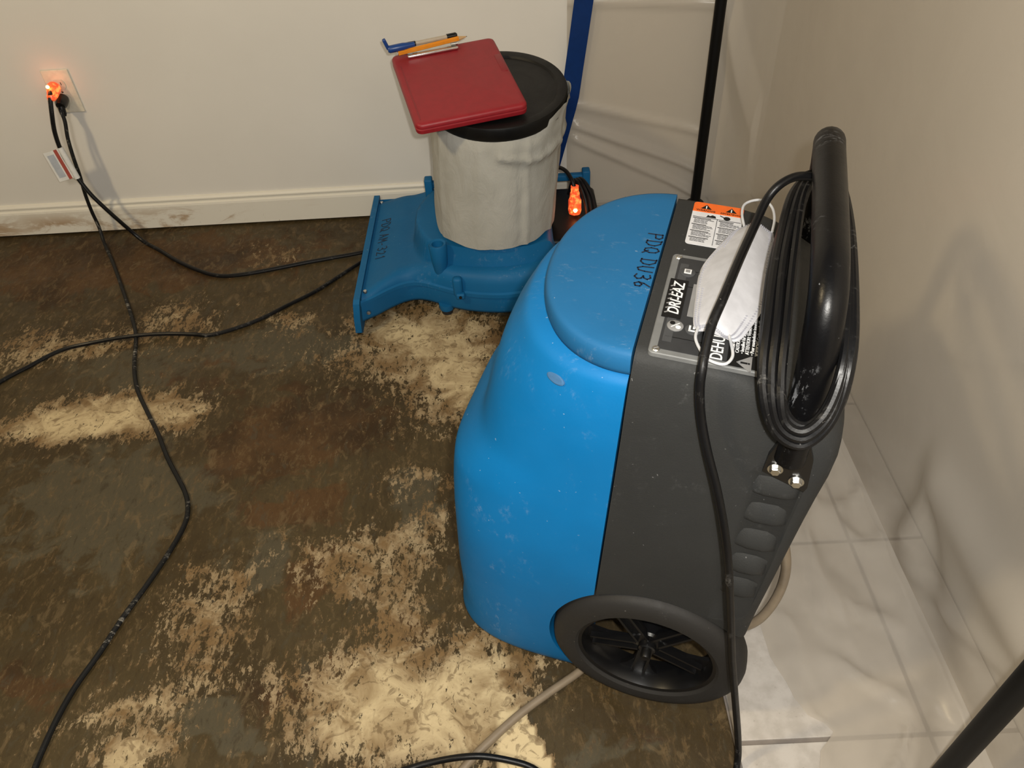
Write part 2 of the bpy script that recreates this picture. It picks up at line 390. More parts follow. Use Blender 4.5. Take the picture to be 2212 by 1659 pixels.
GRAY=[(-0.867,1.034,0.249,0.141,0.80),(-0.592,1.506,0.156,0.089,0.90),(-0.227,0.981,0.057,0.069,0.90),(-0.522,0.844,0.063,0.061,0.80),(-0.502,0.536,0.061,0.037,0.80),(-0.953,1.447,0.178,0.102,0.60),(-0.070,1.674,0.075,0.061,0.80),(0.110,0.479,0.058,0.034,0.70),(-0.283,0.541,0.046,0.044,0.50)]
WALL_Y = 2.128
def blob(L, x, y):
    s = 0.0
    for cx, cy, rx, ry, a in L:
        d = ((x - cx) / rx) ** 2 + ((y - cy) / ry) ** 2
        if d < 5: s += a * math.exp(-d * .75)
    return min(s, 1.2)
def axis(a, b, fa, fb, fine, coarse):
    xs = []; x = a
    while x < b - 1e-6:
        xs.append(x); x += fine if fa <= x < fb else coarse
    return xs + [b]
XS = axis(-2.4, 2.2, -1.45, .36, .012, .06); YS = axis(-1.2, WALL_Y, .3, 2.2, .012, .06)
fv = []; AL = []; AR = []; AG = []
for y in YS:
    for x in XS:
        fv.append((x, y, 0))
        wx = x + .055 * noise.noise(Vector((x * 8, y * 8, 0))) + .028 * noise.noise(Vector((x * 30, y * 30, 3)))
        wy = y + .055 * noise.noise(Vector((x * 8, y * 8, 7))) + .028 * noise.noise(Vector((x * 30, y * 30, 9)))
        l = blob(LIGHT, wx, wy); l = l if l < .6 else .6 + (l - .6) * .45
        # straight cut edge of the pale vinyl remnant near the wheel
        if y < .62 and x > -.06:
            e = (x + .026) - (.544 - y) * .53
            if e > 0: l *= max(0.0, 1 - e / .012) if y < .56 else l * .9
            elif y < .545 and e > -.10: l = max(l, 1.15)
        AL.append(l); AR.append(blob(RUST, wx, wy)); AG.append(blob(GRAY, wx, wy))
nx = len(XS)
ff = [(j * nx + i, j * nx + i + 1, (j + 1) * nx + i + 1, (j + 1) * nx + i) for j in range(len(YS) - 1) for i in range(nx - 1)]
me = bpy.data.meshes.new('floor'); me.from_pydata(fv, [], ff)
for nm, arr in (('light', AL), ('rust', AR), ('gray', AG)):
    at = me.attributes.new(nm, 'FLOAT', 'POINT'); at.data.foreach_set('value', arr)
floor_o = tag(link('floor', me, 'floor'), 'bare stained subfloor with scraped patches of pale adhesive', kind='structure')

# tiles under the polythene: grout bed and single tiles, all children of the floor
Geo().box((.522, .46, .0005), (.44, 3.32, .003)).build('grout_bed', 'grout', floor_o, smooth=0)
cols = [(.302, .605), (.605, .745)]; rows = [(-.242 + .36 * i, .118 + .36 * i) for i in range(7)]
for (x0, x1) in cols:
    for (y0, y1) in rows:
        y1c = min(y1, WALL_Y - .002); g_ = .0035
        Geo().box(((x0 + x1) / 2, (y0 + y1c) / 2, .0028), (x1 - x0 - 2 * g_, y1c - y0 - 2 * g_, .0050), bev=.0012).build('tile', 'tile', floor_o, smooth=0)

wall = Geo().box((-.1, WALL_Y + .05, 1.2), (4.6, .1, 2.5)).build('wall_back', 'wall', smooth=0)
tag(wall, 'plain cream painted wall behind the equipment', kind='structure')
wr_ = Geo().box((.785, .45, 1.2), (.08, 3.40, 2.5)).build('wall_right', 'wall', smooth=0)
tag(wr_, 'plain wall hidden behind the polythene sheet', kind='structure')
prof = [(0, 0), (-.014, 0), (-.014, .070), (-.0125, .076), (-.008, .079), (-.008, .083), (-.010, .086), (-.010, .090), (-.006, .096), (0, .0975)]
g = Geo(); X0, X1 = -2.4, .17
vs = [(x, WALL_Y + p[0], p[1] + .008) for x in (X0, X1) for p in prof]; n = len(prof)
g.add(vs, [(i, (i + 1) % n, n + (i + 1) % n, n + i) for i in range(n)] + [tuple(range(n)), tuple(range(n, 2 * n))])
tag(g.build('baseboard_back', 'base', smooth=0), 'white moulded baseboard with brown water stains', kind='structure')

# ------------------------------------------------------------------ polythene sheet (one continuous sheet: back, corner, side, floor flap)
def lerp_tab(tab, x):
    if x <= tab[0][0]: return tab[0][1]
    for (a, b), (c, d) in zip(tab[:-1], tab[1:]):
        if x <= c: t = (x - a) / (c - a); t = t * t * (3 - 2 * t); return b + (d - b) * t
    return tab[-1][1]
plan = crom([(a_, b_, 0) for a_, b_ in [(.17, 2.118), (.30, 2.112), (.43, 2.108), (.52, 2.100), (.585, 2.075), (.625, 2.01), (.650, 1.90), (.664, 1.75), (.670, 1.55), (.672, 1.3), (.672, 1.1), (.672, .9), (.672, .7), (.672, .5), (.668, .3), (.665, 0), (.66, -.4), (.66, -.8)]], 14)
NZ = 200; H = 2.3
flap_tab = [(-.8, .16), (.2, .24), (.38, .27), (.45, .235), (.493, .20), (.511, .234), (.552, .25), (.62, .267), (.687, .268), (.76, .245), (.84, .19), (1.0, .16), (1.3, .20), (1.6, .16), (1.85, .08), (2.2, .04)]
NF = 44
def nse(x, y, z): return noise.noise(Vector((x, y, z)))
rows_ = []
cum = 0; prev = None
for i, p in enumerate(plan):
    if prev is not None: cum += (p - prev).length
    prev = p
    t = (plan[min(i + 1, len(plan) - 1)] - plan[max(i - 1, 0)]).normalized(); nrm = Vector((-t.y, t.x, 0)) * -1   # towards the room
    col_ = []
    fl = lerp_tab(flap_tab, p.y); side = 1.0 if p.y < 1.95 else 0.0
    fdir = Vector((-1, 0, 0)) if p.y < 1.9 else nrm
    fe = fl * (.35 + .65 * side)
    for k in range(NF, 0, -1):                       # flap on the floor, outer edge first
        s = k / NF; q = p + fdir * (.012 + s * fe)
        hgt = .0085 + .004 * max(0, nse(q.x * 9, q.y * 9, 2)) + .012 * max(0, nse(q.x * 5 + 3, q.y * 4, 5)) * math.sin(math.pi * min(1, s * 1.1)) ** .5
        rdg = abs(nse(q.x * 7 + 1.3, q.y * 7, 8)); hgt += .012 * max(0, 1 - rdg * 9) * min(1, (1 - s) * 5 + .15)
        cg = math.exp(-((q.x - .525) / .05) ** 2 - ((q.y - .665) / .055) ** 2)
        hgt += cg * (.004 + .020 * max(0, .30 - abs(nse(q.x * 28, q.y * 28, 4))))
        hgt += .02 * max(0, 1 - s * 5) ** 2
        col_.append(Vector((q.x, q.y, hgt)))
    for k in range(NZ + 1):
        zz = (k / NZ) ** 1.5 * H + .016
        o_ = .008 * nse(cum * 1.3, zz * 1.0, 0) + .0008 * nse(cum * 7, zz * 2.0, 4)
        if p.y < 1.9:
            lowf = max(0.0, 1 - zz / .36)
            # folds that fan down from a pinched point at about y .80, z .20
            ang = math.atan2(p.y - .80, .24 - zz + .02); fan = math.exp(-((ang) / .9) ** 2) * max(0, min(1, (.24 - zz) / .2))
            low0 = min(1.0, max(0.0, (zz - .016) / .07))
            o_ *= .3 + .7 * low0
            o_ += low0 * .022 * fan * math.cos(ang * 7.0 + .6) + low0 * .008 * lowf * nse(cum * 5, zz * 1.5, 11)
            o_ += .014 * max(0, 1 - abs((p.y - .62) * .55 + (zz - .10)) / .03) * lowf * low0
            o_ += .020 * math.exp(-((zz - .24) / .05) ** 2) * max(0, min(1, (.84 - p.y) / .06)) * max(0, min(1, (p.y - .1) / .2))
            o_ += .006 * max(0, 1 - abs((p.y - .85) + (zz - .45) * 1.3) / .012) * max(0, min(1, (.9 - p.y) / .05))
        elif p.x < .56:
            # long creases pulled from the foot of the tape
            for (sl, z0, am) in ((-.50, .235, .016), (-.40, .275, .018), (-.25, .330, .010)):
                d = zz - (z0 + sl * (p.x - .17)); o_ += am * max(0, 1 - abs(d) / .020) * min(1, max(0, (p.x - .17) / .03))
            d = zz - (.595 - .05 * (p.x - .2)); o_ += .012 * max(0, 1 - abs(d) / .014)
            o_ += .010 * max(0, nse(p.x * 12, zz * 9, 21)) * max(0, 1 - zz / .3)
        else:
            # crumple just right of the corner pole
            d = (p.x - .60) * 1.0 + (zz - .50) * .25; o_ += .016 * max(0, 1 - abs(d) / .03) * math.exp(-((zz - .5) / .25) ** 2)
        q = p + nrm * o_
        if p.y > 1.95: q.y = min(q.y, WALL_Y - .006)
        col_.append(Vector((q.x, q.y, zz)))
    rows_.append(col_)
vs, fs = loft(rows_, closed_ring=False, cap0=False, cap1=False)
sheet = link('plastic_sheet', mesh('plastic_sheet', vs, fs, 180), 'sheet')
tag(sheet, 'translucent polythene containment sheet hung in the corner with its foot spread over tiles', 'plastic sheet')

# blue tape strip down the edge of the sheet
g = Geo(); vs = []; N = 60
for i in range(N + 1):
    zz = .135 + (2.3 - .135) * i / N
    xc = .150 + (.212 - .150) * (zz - .15) / .45 if zz < .6 else .212 + (zz - .6) * .10
    wd = .050 if zz > .34 else .050 - (.34 - zz) * .13
    xl = xc - .025; xr = xl + wd
    for xx, dy in ((xl, 0), (xl + .006, .0006), (xr - .004, .0008), (xr, .0004)): vs.append((xx, 2.104 - dy - .0006 * math.sin(zz * 40), zz))
g.add(vs, [(i * 4 + k, i * 4 + k + 1, (i + 1) * 4 + k + 1, (i + 1) * 4 + k) for i in range(N) for k in range(3)])
g.add([(x, y + .0009, z) for x, y, z in vs], [(i * 4 + k, i * 4 + k + 1, (i + 1) * 4 + k + 1, (i + 1) * 4 + k) for i in range(N) for k in range(3)])
tag(g.build('painters_tape', 'tape', smooth=60), 'wide strip of dark blue tape running up the edge of the sheet', 'tape')

def pole(x, y, label):
    e = empty('containment_pole', (x, y, 0), label, 'pole', group='black poles holding the sheet')
    Geo().lathe([(.0145, .01), (.0145, 1.25)], 20).build('tube', 'pole', e)
    Geo().lathe([(.0120, 1.25), (.0120, 2.35)], 20).build('inner_tube', 'pole', e)
    Geo().lathe([(.0175, 1.22), (.0185, 1.23), (.0185, 1.27), (.0175, 1.28)], 20).build('clamp', 'pole', e)
    Geo().lathe([(.026, .018), (.028, .020), (.026, .030), (.016, .038)], 20).build('foot_pad', 'foot', e)
pole(.552, 2.05, 'upright black pole standing in the corner behind the dehumidifier')
pole(.556, .389, 'black pole rising across the bottom right corner of the view')

# ------------------------------------------------------------------ wall outlet and plugs
out_e = empty('wall_outlet', (-1.217, WALL_Y, .441), 'cream duplex wall outlet with two plugs in it', 'outlet')
Geo().box((0, -.0025, 0), (.074, .006, .118), bev=.0022).build('cover_plate', 'plate', out_e)
for dz in (.0195, -.0195):
    pts = []
    for k in range(28):
        a = 2 * math.pi * k / 28; pts.append((.017 * math.cos(a), max(-.0135, min(.0135, .017 * math.sin(a)))))
    g = Geo(); g.prism(pts, 0, .0022)
    r_o = g.build('receptacle', 'socket', out_e, (0, -.0054, dz), (math.radians(90), 0, 0))
    for sx in (-.006, .006): Geo().box((sx, .003, .0022), (.0018, .008, .0006)).build('slot', 'printblack', r_o, smooth=0)
Geo().lathe([(.003, 0), (.003, .001), (.002, .0014)], 12).build('screw', 'steel', out_e, (0, -.0055, 0), (math.radians(90), 0, 0))

def orange_glow(name, loc, power):
    l = bpy.data.lights.new(name, 'POINT'); l.energy = power; l.color = (1.0, .20, .06); l.shadow_soft_size = .012
    return l
# cord 2 (to the air mover) with the lit plug, and cord 1 with the black plug
c2_wall = [(-1.223,2.085,.461),(-1.222,2.064,.452),(-1.230,2.050,0.413),(-1.243,2.045,0.363),(-1.247,2.040,0.311),(-1.244,2.040,0.265),(-1.234,2.035,0.228),(-1.217,2.030,0.181),(-1.195,2.030,0.134),(-1.172,2.036,0.082),(-1.150,2.045,.030)]
c2_floor = [(-1.120,2.030,.007),(-1.065,1.985,0.007),(-0.997,1.925,0.007),(-0.921,1.870,0.007),(-0.851,1.834,0.007),(-0.784,1.832,0.007),(-0.695,1.851,0.007),(-0.605,1.875,0.007),(-0.527,1.893,0.007),(-0.434,1.908,0.012),(-0.38,1.913,0.03)]
e = empty('extension_cord', (-1.223, 2.1, .461), 'black cord with glowing orange plug running from outlet towards the fan', 'power cord')
def rel(pts, o): return [(p[0] - o[0], p[1] - o[1], p[2] - o[2]) for p in pts]
O2 = e.location
Geo().tube(rel(c2_wall + c2_floor, O2), .0058, 10, 6).build('cable', 'cord', e)
pl_ = Geo().lathe([(.0001, .010), (.0135, .010), (.0165, .004), (.017, -.006), (.0155, -.016), (.013, -.026), (.0105, -.030)], 20, 'y')
pl_.build('plug', 'litplug', e, (.0, .0, 0), (math.radians(28), 0, 0), label='glowing clear orange plug body')
Geo().lathe([(.0105, 0), (.0115, -.004), (.0115, -.012), (.0075, -.016)], 16).build('plug_neck', 'litplug', e, (.001, -.030, -.006), (math.radians(-12), 0, 0))
nb = Geo().lathe([(.0001, -.005), (.0035, -.0035), (.005, 0), (.0035, .0035), (.0001, .005)], 12).build('neon_lamp', 'neon', e, (-.002, -.0225, .012))
lo = bpy.data.objects.new('neon_light', orange_glow('neon_light', None, .045)); COL.objects.link(lo); lo.parent = e; lo.location = (0, -.030, .022)
# paper tag on cord 2
T0, T1 = Vector((-1.246, 2.040, .318)) - O2, Vector((-1.236, 2.036, .232)) - O2
d = (T1 - T0).normalized(); sd = Vector((-1, -.12, -.20)).normalized()
def quad(p0, p1, a, b, th=.0006):
    nn = (p1 - p0).cross(sd).normalized() * th; g = Geo()
    q = [p0 + sd * a, p1 + sd * a, p1 + sd * b, p0 + sd * b]
    return g.add([v_ - nn for v_ in q] + [v_ + nn for v_ in q], [(0, 1, 2, 3), (4, 5, 6, 7), (0, 1, 5, 4), (1, 2, 6, 5), (2, 3, 7, 6), (3, 0, 4, 7)])
Geo().tube([T0 - d * .002, T0.lerp(T1, .5) + Vector((.0005, 0, 0)), T1 + d * .004], .0078, 12).build('tag_sleeve', 'tagwhite', e)
tg = quad(T0, T1, -.008, .052).build('warning_tag', 'tagwhite', e, smooth=0, label='white tag with red stripe')
quad(T0, T1, .012, .022, .0009).build('red_stripe', 'tagred', tg, smooth=0)
quad(T0 + d * .01, T1 - d * .01, .026, .046, .0009).build('printed_block', 'taggrey', tg, smooth=0)

c1_wall = [(-1.219,2.078,0.410),(-1.217,2.070,0.380),(-1.225,2.060,0.334),(-1.229,2.050,0.277),(-1.234,2.050,0.230),(-1.247,2.055,0.166),(-1.255,2.060,0.108),(-1.257,2.062,0.052)]
c1_floor = [(-1.245,2.03,0.010),(-1.184,1.927,0.005),(-1.093,1.760,0.005),(-1.025,1.631,0.005),(-0.995,1.561,0.0075),(-0.967,1.460,0.005),(-0.931,1.373,0.005),(-0.880,1.291,0.005),(-0.834,1.221,0.005),(-0.787,1.141,0.005),(-0.745,1.079,0.005),(-0.719,1.039,0.005),(-0.703,1.002,0.005),(-0.697,0.960,0.005),(-0.707,0.899,0.005),(-0.729,0.822,0.005),(-0.753,0.751,0.005),(-0.771,0.684,0.005),(-0.790,0.626,0.005),(-0.799,0.579,0.005),(-0.803,0.533,0.005),(-0.804,0.491,0.005),(-0.802,0.443,0.005),(-.79,.36,.005)]
e = empty('power_cord', (-1.219, 2.1, .4215), 'dusty black cord with black plug trailing from outlet down the bare floor', 'power cord')
Geo().tube(rel(c1_wall + c1_floor, e.location), .0050, 10, 6).build('cable', 'cordrough', e)
Geo().lathe([(.0001, .018), (.0135, .018), (.0155, .012), (.016, 0), (.0145, -.010), (.0115, -.016), (.0001, -.018)], 18, 'y').build('plug', 'blackgloss', e, (0, 0, 0), (math.radians(18), 0, 0))
Geo().lathe([(.0085, .006), (.009, 0), (.0085, -.014), (.0065, -.020)], 14).build('strain_relief', 'black', e, (0, -.014, -.012), (math.radians(-14), 0, 0))
c3 = [(-1.60,.95,.006),(-1.46,1.18,.006),(-1.340,1.339,0.006),(-1.290,1.425,0.006),(-1.243,1.476,0.006),(-1.184,1.535,0.006),(-1.109,1.560,0.006),(-1.003,1.570,0.013),(-0.921,1.578,0.008),(-0.846,1.572,0.006),(-0.807,1.565,0.006),(-0.751,1.583,0.006),(-0.686,1.620,0.006),(-0.622,1.675,0.006),(-0.555,1.732,0.006),(-0.489,1.809,0.006),(-0.430,1.872,0.010),(-0.385,1.895,0.03)]
tag(Geo().tube(c3, .0052, 10, 6).build('floor_cord', 'cord'), 'black cord crossing the floor from the fan outlet to the left edge', 'power cord')

# ------------------------------------------------------------------ air mover (snail fan)
FO = Vector((-.05, 1.80, 0))
fan = empty('air_mover', FO, 'blue snail-shaped air mover fan lying on the floor against the wall', 'fan')
near_t = [(-.400, 1.560), (-.365, 1.583), (-.330, 1.612), (-.295, 1.634), (-.265, 1.641), (-.235, 1.634), (-.20, 1.616), (-.165, 1.597), (-.12, 1.580), (-.07, 1.569), (-.02, 1.566), (.04, 1.576), (.09, 1.596), (.14, 1.630), (.18, 1.672), (.21, 1.720), (.228, 1.765), (.234, 1.80)]
far_t = [(-.400, 2.062), (-.24, 2.066), (-.1, 2.066), (-.02, 2.062), (.04, 2.05), (.09, 2.02), (.14, 1.975), (.18, 1.928), (.21, 1.88), (.228, 1.835), (.234, 1.80)]
def lin(tab, x):
    for (a, b), (c, d_) in zip(tab[:-1], tab[1:]):
        if x <= c: return b + (d_ - b) * (x - a) / (c - a)
    return tab[-1][1]
cn = [tuple(p)[:2] for p in crom([(x, y, 0) for x, y in near_t], 5)]
def H0(x): return lerp_tab([(-.40, .094), (-.30, .112), (-.18, .136), (-.05, .142), (.25, .142)], x)
CC = Vector((-.035, 1.800))
def topz(x, y):
    r = (Vector((x, y)) - CC).length; t = max(0, min(1, (.238 - r) / .020)); t = t * t * (3 - 2 * t); e_ = max(0, min(1, (.115 - x) / .03)); t *= e_ * e_ * (3 - 2 * e_)
    return H0(x) + (.188 - H0(x)) * t
rings = []
for x, yn in cn:
    yf = lin(far_t, x); W_ = max(.004, yf - yn); Hx = H0(x)
    k = min(1, W_ / .12)
    prof_ = [(.016, .020), (.004, .024), (0, .034), (0, .074), (-.006, .077), (-.006, .087), (0, .090), (.002, Hx - .030), (.006, Hx - .016), (.014, Hx - .006), (.026, Hx - .001), (.040, Hx)]
    ring = [Vector((x, yn + o_ * k, z)) for o_, z in prof_]
    NI = 46; a, b = yn + .04 * k, yf - .04 * k
    for j in range(1, NI): y = a + (b - a) * j / NI; ring.append(Vector((x, y, topz(x, y))))
    ring += [Vector((x, yf - o_ * k, z)) for o_, z in reversed(prof_)]
    rings.append([p - FO for p in ring])
vs, fs = loft(rings)
link('housing', mesh('housing', vs, fs, 50), 'fan_blue', fan)
# flange round the mouth
g = Geo(); pts = [(-.252, .0), (-.268, .012), (-.272, .060), (-.262, .098), (-.25, .104), (.262, .104), (.272, .096), (.272, .0)]
vs = [(-.346 - .012 + .0 - (.104 - z) * .09, y, z + .001) for y, z in pts] + [(-.346 + .004 - (.104 - z) * .09, y, z + .001) for y, z in pts]; n = len(pts)
g.add(vs, [tuple(range(n)), tuple(range(n, 2 * n))] + [(i, (i + 1) % n, n + (i + 1) % n, n + i) for i in range(n)])
g.build('flange', 'fan_blue', fan, smooth=20)
for (x, y, z, rx) in ((-.335, .235, .0955, 0), (-.335, -.205, .096, 0), (-.330, -.2365, .052, 75)):
    Geo().lathe([(.0001, .0035), (.0045, .003), (.0055, .001), (.0055, -.004)], 12).build('screw', 'steel', fan, (x, y, z), (math.radians(rx), 0, 0))
# screw boss with hollow top
Geo().lathe([(.0001, .185), (.0145, .185), (.0150, .200), (.0205, .202), (.0225, .198), (.0200, .150), (.0150, .112), (.006, .090)], 24).build('boss', 'fan_blue', fan, (-.140, -.166, 0), (0, 0, 0))
# vertical lock rib and small screw tab on the seam
g = Geo(); g.box((-.097, -.2155, .104), (.024, .022, .055), bev=.008); g.build('lock_rib', 'fan_blue', fan)
tb = Geo().box((-.092, -.2245, .082), (.022, .018, .016), bev=.004).build('screw_tab', 'fan_blue', fan)
Geo().lathe([(.004, 0), (.004, .002), (.0001, .002)], 12).build('screw_hole', 'printblack', tb, (-.092, -.2335, .082), (math.radians(90), 0, 0))
for (x, y) in ((-.135, -.185), (.13, -.14), (-.12, .2), (.12, .15)):
    Geo().lathe([(.014, .001), (.015, .004), (.015, .014), (.0001, .0145)], 16).build('foot', 'foot', fan, (x, y, 0))
    Geo().lathe([(.018, .014), (.020, .020), (.020, .032)], 16).build('foot_socket', 'fan_blue', fan, (x, y, 0))
# carrying handle at the back
g = Geo(); g.box((.04, .168, .182), (.44, .020, .018), bev=.004); g.build('carry_handle', 'fan_blue', fan)
for x in (-.181, .262):
    gg = Geo(); gg.box((x, .168, .150), (.022, .030, .105), bev=.004); gg.build('handle_post', 'fan_blue', fan)
# dark motor bay beside the canister, with the cord hung in it
Geo().box((.212, .010, .130), (.140, .270, .066), bev=.012).build('motor_bay', 'black', fan, label='black motor bay beside the wrapped canister')
Geo().tube([(.160, .085, .250), (.178, .062, .268), (.196, .035, .270), (.210, .010, .255), (.215, .000, .238)], .0052, 10).build('lead', 'cord', fan)
for i in range(3):
    o_ = .011 * i
    Geo().tube([(.205 + o_ * .7, .060, .190), (.214 + o_ * .7, .045, .235 + .002 * i), (.226 + o_ * .8, .025, .242), (.240 + o_, .0, .215), (.247 + o_, -.025, .180), (.246 + o_, -.055, .170)], .0052, 10).build('hung_cable', 'cord', fan)
lp = empty('lit_plug', (.166, 1.800, .199), 'glowing orange plug end hanging beside the white wrapped canister', 'plug')
pg = Geo().lathe([(.0085, .046), (.0105, .045), (.0105, .030), (.0125, .026), (.0135, .013), (.0170, .006), (.0175, -.022), (.0155, -.031), (.0001, -.033)], 20)
pg.build('plug_body', 'litplug', lp, rot=(math.radians(-6), 0, 0), label='clear orange plug body')
Geo().lathe([(.0001, -.007), (.005, -.005), (.007, 0), (.005, .005), (.0001, .007)], 12).build('neon_lamp', 'neon', lp, (.0, -.0150, -.015))
lo = bpy.data.objects.new('neon_light', orange_glow('neon_light', None, .06)); COL.objects.link(lo); lo.parent = lp; lo.location = (0, -.036, -.006)
# marker writing on the nozzle
hw = handwriting('handwriting', 'PDQ AM-321', .026, .0022, 'marker', fan, (-.322, .130, 0), (0, 0, math.radians(-90)),
                 zf=lambda a, b: topz(-.372 + b, 1.93 - a) + .0006)
hw['label'] = 'black marker letters'

# ------------------------------------------------------------------ wrapped canister on the fan
can = empty('filter_canister', (-.045, 1.755, .190), 'round canister wrapped in white cloth with black lid standing on the fan', 'canister')
TILT = math.radians(9)
LC = Vector((.025, -.005, .345)); LN = Vector((0, -math.sin(TILT), math.cos(TILT))); LE = Vector((0, math.cos(TILT), math.sin(TILT)))
def lidz(x, y): return LC.z - (LN.x * (x - LC.x) + LN.y * (y - LC.y)) / LN.z
rings = []; NS = 144; NZc = 40
for i in range(NZc + 1):
    s = i / NZc; ring = []
    for k in range(NS):
        a = 2 * math.pi * k / NS
        rr = .153 + .006 * s
        cx = .025 * s
        # vertical creases
        for ac, dp, wd_ in ((-1.85, .0022, .03), (-1.05 - .10 * s, .0035, .03), (-1.16 - .10 * s, -.0030, .05), (-2.6, .0025, .04), (-.45, .004, .03), (-.30, -.002, .05)):
            dd = (a - ac + math.pi) % (2 * math.pi) - math.pi; rr += dp * math.exp(-(dd / wd_) ** 2)
        rr += .0022 * nse(math.cos(a) * 3, math.sin(a) * 3, s * 3) + .0012 * nse(math.cos(a) * 9, math.sin(a) * 9, s * 7)
        # folded-over flap front right
        d1 = s - (.80 + .10 * math.sin((a + .9) * 1.6)); 
        if -1.6 < a - (2 * math.pi if a > math.pi else 0) < .1: rr += .0075 * max(0, 1 - abs(d1) / .06) + .004 * (d1 > 0)
        aq = a - (2 * math.pi if a > math.pi else 0)
        fl_ = math.exp(-((aq + .30) / .55) ** 4)
        if s > .9: rr = rr + (min(rr, .1560) - rr) * (s - .9) * 10 * (1 - fl_) + .0075 * fl_ * (s - .9) * 10
        x, y = cx + rr * math.cos(a), rr * math.sin(a)
        aa = a - (2 * math.pi if a > math.pi else 0)
        zt = lidz(x, y) - .026 + .026 * fl_ + .004 * nse(aa * 3, 1, 5)
        zb = .004 + .012 * max(0, nse(math.cos(a) * 2, math.sin(a) * 2, 9)) + (.030 * math.exp(-((aa + 3.05) / .16) ** 2)) - .004 * math.exp(-((aa + .35) / .12) ** 2)
        if i == NZc: rr_ = .97
        ring.append(Vector((x, y, zb + (zt - zb) * s)))
    rings.append(ring)
vs, fs = loft(rings, cap0=False, cap1=False)
link('cloth_wrap', mesh('cloth_wrap', vs, fs, 180), 'cloth', can)
vs, fs = loft([[Vector((cx + r * math.cos(2 * math.pi * k / 48), r * math.sin(2 * math.pi * k / 48), (z if z < .1 else lidz(cx, r * math.sin(2 * math.pi * k / 48)) - .02))) for k in range(48)] for r, z, cx in ((.146, .002, 0), (.148, .29, .025))])
link('drum', mesh('drum', vs, fs), 'drum', can)
Geo().lathe([(.152, -.034), (.160, -.034), (.1625, -.028), (.1625, -.006), (.160, -.001), (.152, 0), (.140, -.001), (.136, -.005), (.0001, -.005)], 72).build('lid', 'lid', can, LC, (TILT, 0, 0))

# ------------------------------------------------------------------ clipboard with pen and pencil
CB = Vector((-.02, 1.75, .535)) + Vector((-.090, 0, 0)) + LE * (-.001) + LN * .0025
cb = empty('clipboard', CB, 'red plastic storage clipboard lying on the black canister lid', 'clipboard', (TILT, 0, math.radians(0)))
cb.rotation_euler = (Matrix.Rotation(TILT, 3, 'X') @ Matrix.Rotation(math.radians(13.8), 3, 'Z')).to_euler()
def rrect(wx, wy, r, n=6):
    P = []
    for cx, cy, a0 in ((wx / 2 - r, wy / 2 - r, 0), (-wx / 2 + r, wy / 2 - r, 90), (-wx / 2 + r, -wy / 2 + r, 180), (wx / 2 - r, -wy / 2 + r, 270)):
        for k in range(n + 1): a = math.radians(a0 + 90 * k / n); P.append((cx + r * math.cos(a), cy + r * math.sin(a)))
    return P
def slab(wx, wy, r, levels):
    rings = [[Vector((x, y, z)) for x, y in rrect(wx - 2 * i, wy - 2 * i, max(.002, r - i))] for i, z in levels]; return loft(rings)
vs, fs = slab(.250, .302, .016, [(.006, 0), (.001, .003), (0, .008), (0, .012), (.002, .0135), (.002, .0150), (0, .0165), (0, .021), (.002, .0245), (.006, .0262), (.012, .0268)])
link('case', mesh('case', vs, fs, 40), 'red', cb)
Geo().box((-.111, -.02, .0269), (.0035, .225, .0012), bev=.0005).build('groove', 'redlip', cb, smooth=0)
Geo().box((.112, .03, .0262), (.014, .075, .0030), bev=.0012).build('latch', 'redlip', cb)
g = Geo(); g.box((-.028, .134, .0285), (.118, .030, .0022), bev=.0008); g.box((-.028, .120, .0315), (.122, .007, .006), bev=.002)
cl_ = g.build('clip', 'chrome', cb)
for x in (-.083, .027): Geo().lathe([(.0045, -.008), (.0045, .008)], 14, 'x').build('spring_coil', 'steel', cl_, (x, .136, .034))
# pencil and two pens lie on the clip
def stick(nm, p0, p1, r, mat, label, cat, seg=6):
    e_ = empty(nm, cb.matrix_basis @ Vector(p0), label, cat); e_.matrix_world = cb.matrix_basis @ Matrix.Translation(Vector(p0))
    d_ = Vector(p1) - Vector(p0); L = d_.length; q = Vector((0, 0, 1)).rotation_difference(d_)
    return e_, L, q
def stick_part(e_, q, prof_, mat, nm, seg):
    o = Geo().lathe(prof_, seg).build(nm, mat, e_); o.rotation_euler = q.to_euler(); return o
e_, L, q = stick('pencil', (-.108, .134, .0365), (.062, .146, .0405), .0045, 'pencil', 'orange pencil tucked along the clip of the red clipboard', 'pencil')
stick_part(e_, q, [(.0058, 0), (.0058, L - .022)], 'pencil', 'barrel', 6); stick_part(e_, q, [(.0058, L - .022), (.0012, L - .003)], 'wood', 'sharpened_tip', 8); stick_part(e_, q, [(.0012, L - .003), (.0001, L)], 'printblack', 'lead', 6)
stick_part(e_, q, [(.0047, -.002), (.0047, .010)], 'chrome', 'ferrule', 10)
e_, L, q = stick('ballpoint_pen', (-.122, .150, .043), (.034, .153, .0445), .0045, 'penclear', 'clear ballpoint pen with a black cap on top of the pencil', 'pen')
stick_part(e_, q, [(.0050, .03), (.0050, L - .016)], 'penclear', 'barrel', 10); stick_part(e_, q, [(.0066, L - .020), (.0066, L + .002), (.004, L + .005)], 'blackgloss', 'end_cap', 12)
stick_part(e_, q, [(.0058, .03), (.0066, .045), (.0060, .060)], 'blackgloss', 'grip', 12)
e_, L, q = stick('blue_pen', (-.130, .138, .0475), (-.066, .141, .0480), .006, 'penblue', 'dark blue pen with pocket clip sticking out past the clipboard corner', 'pen')
stick_part(e_, q, [(.0060, 0), (.0085, .004), (.0085, .036), (.0065, .05), (.0055, L)], 'penblue', 'cap', 12)
o = Geo().box((-.002, .002, .013), (.008, .009, .026), rot=(0, -.3, 0), bev=.002).build('pocket_clip', 'penblue', e_)

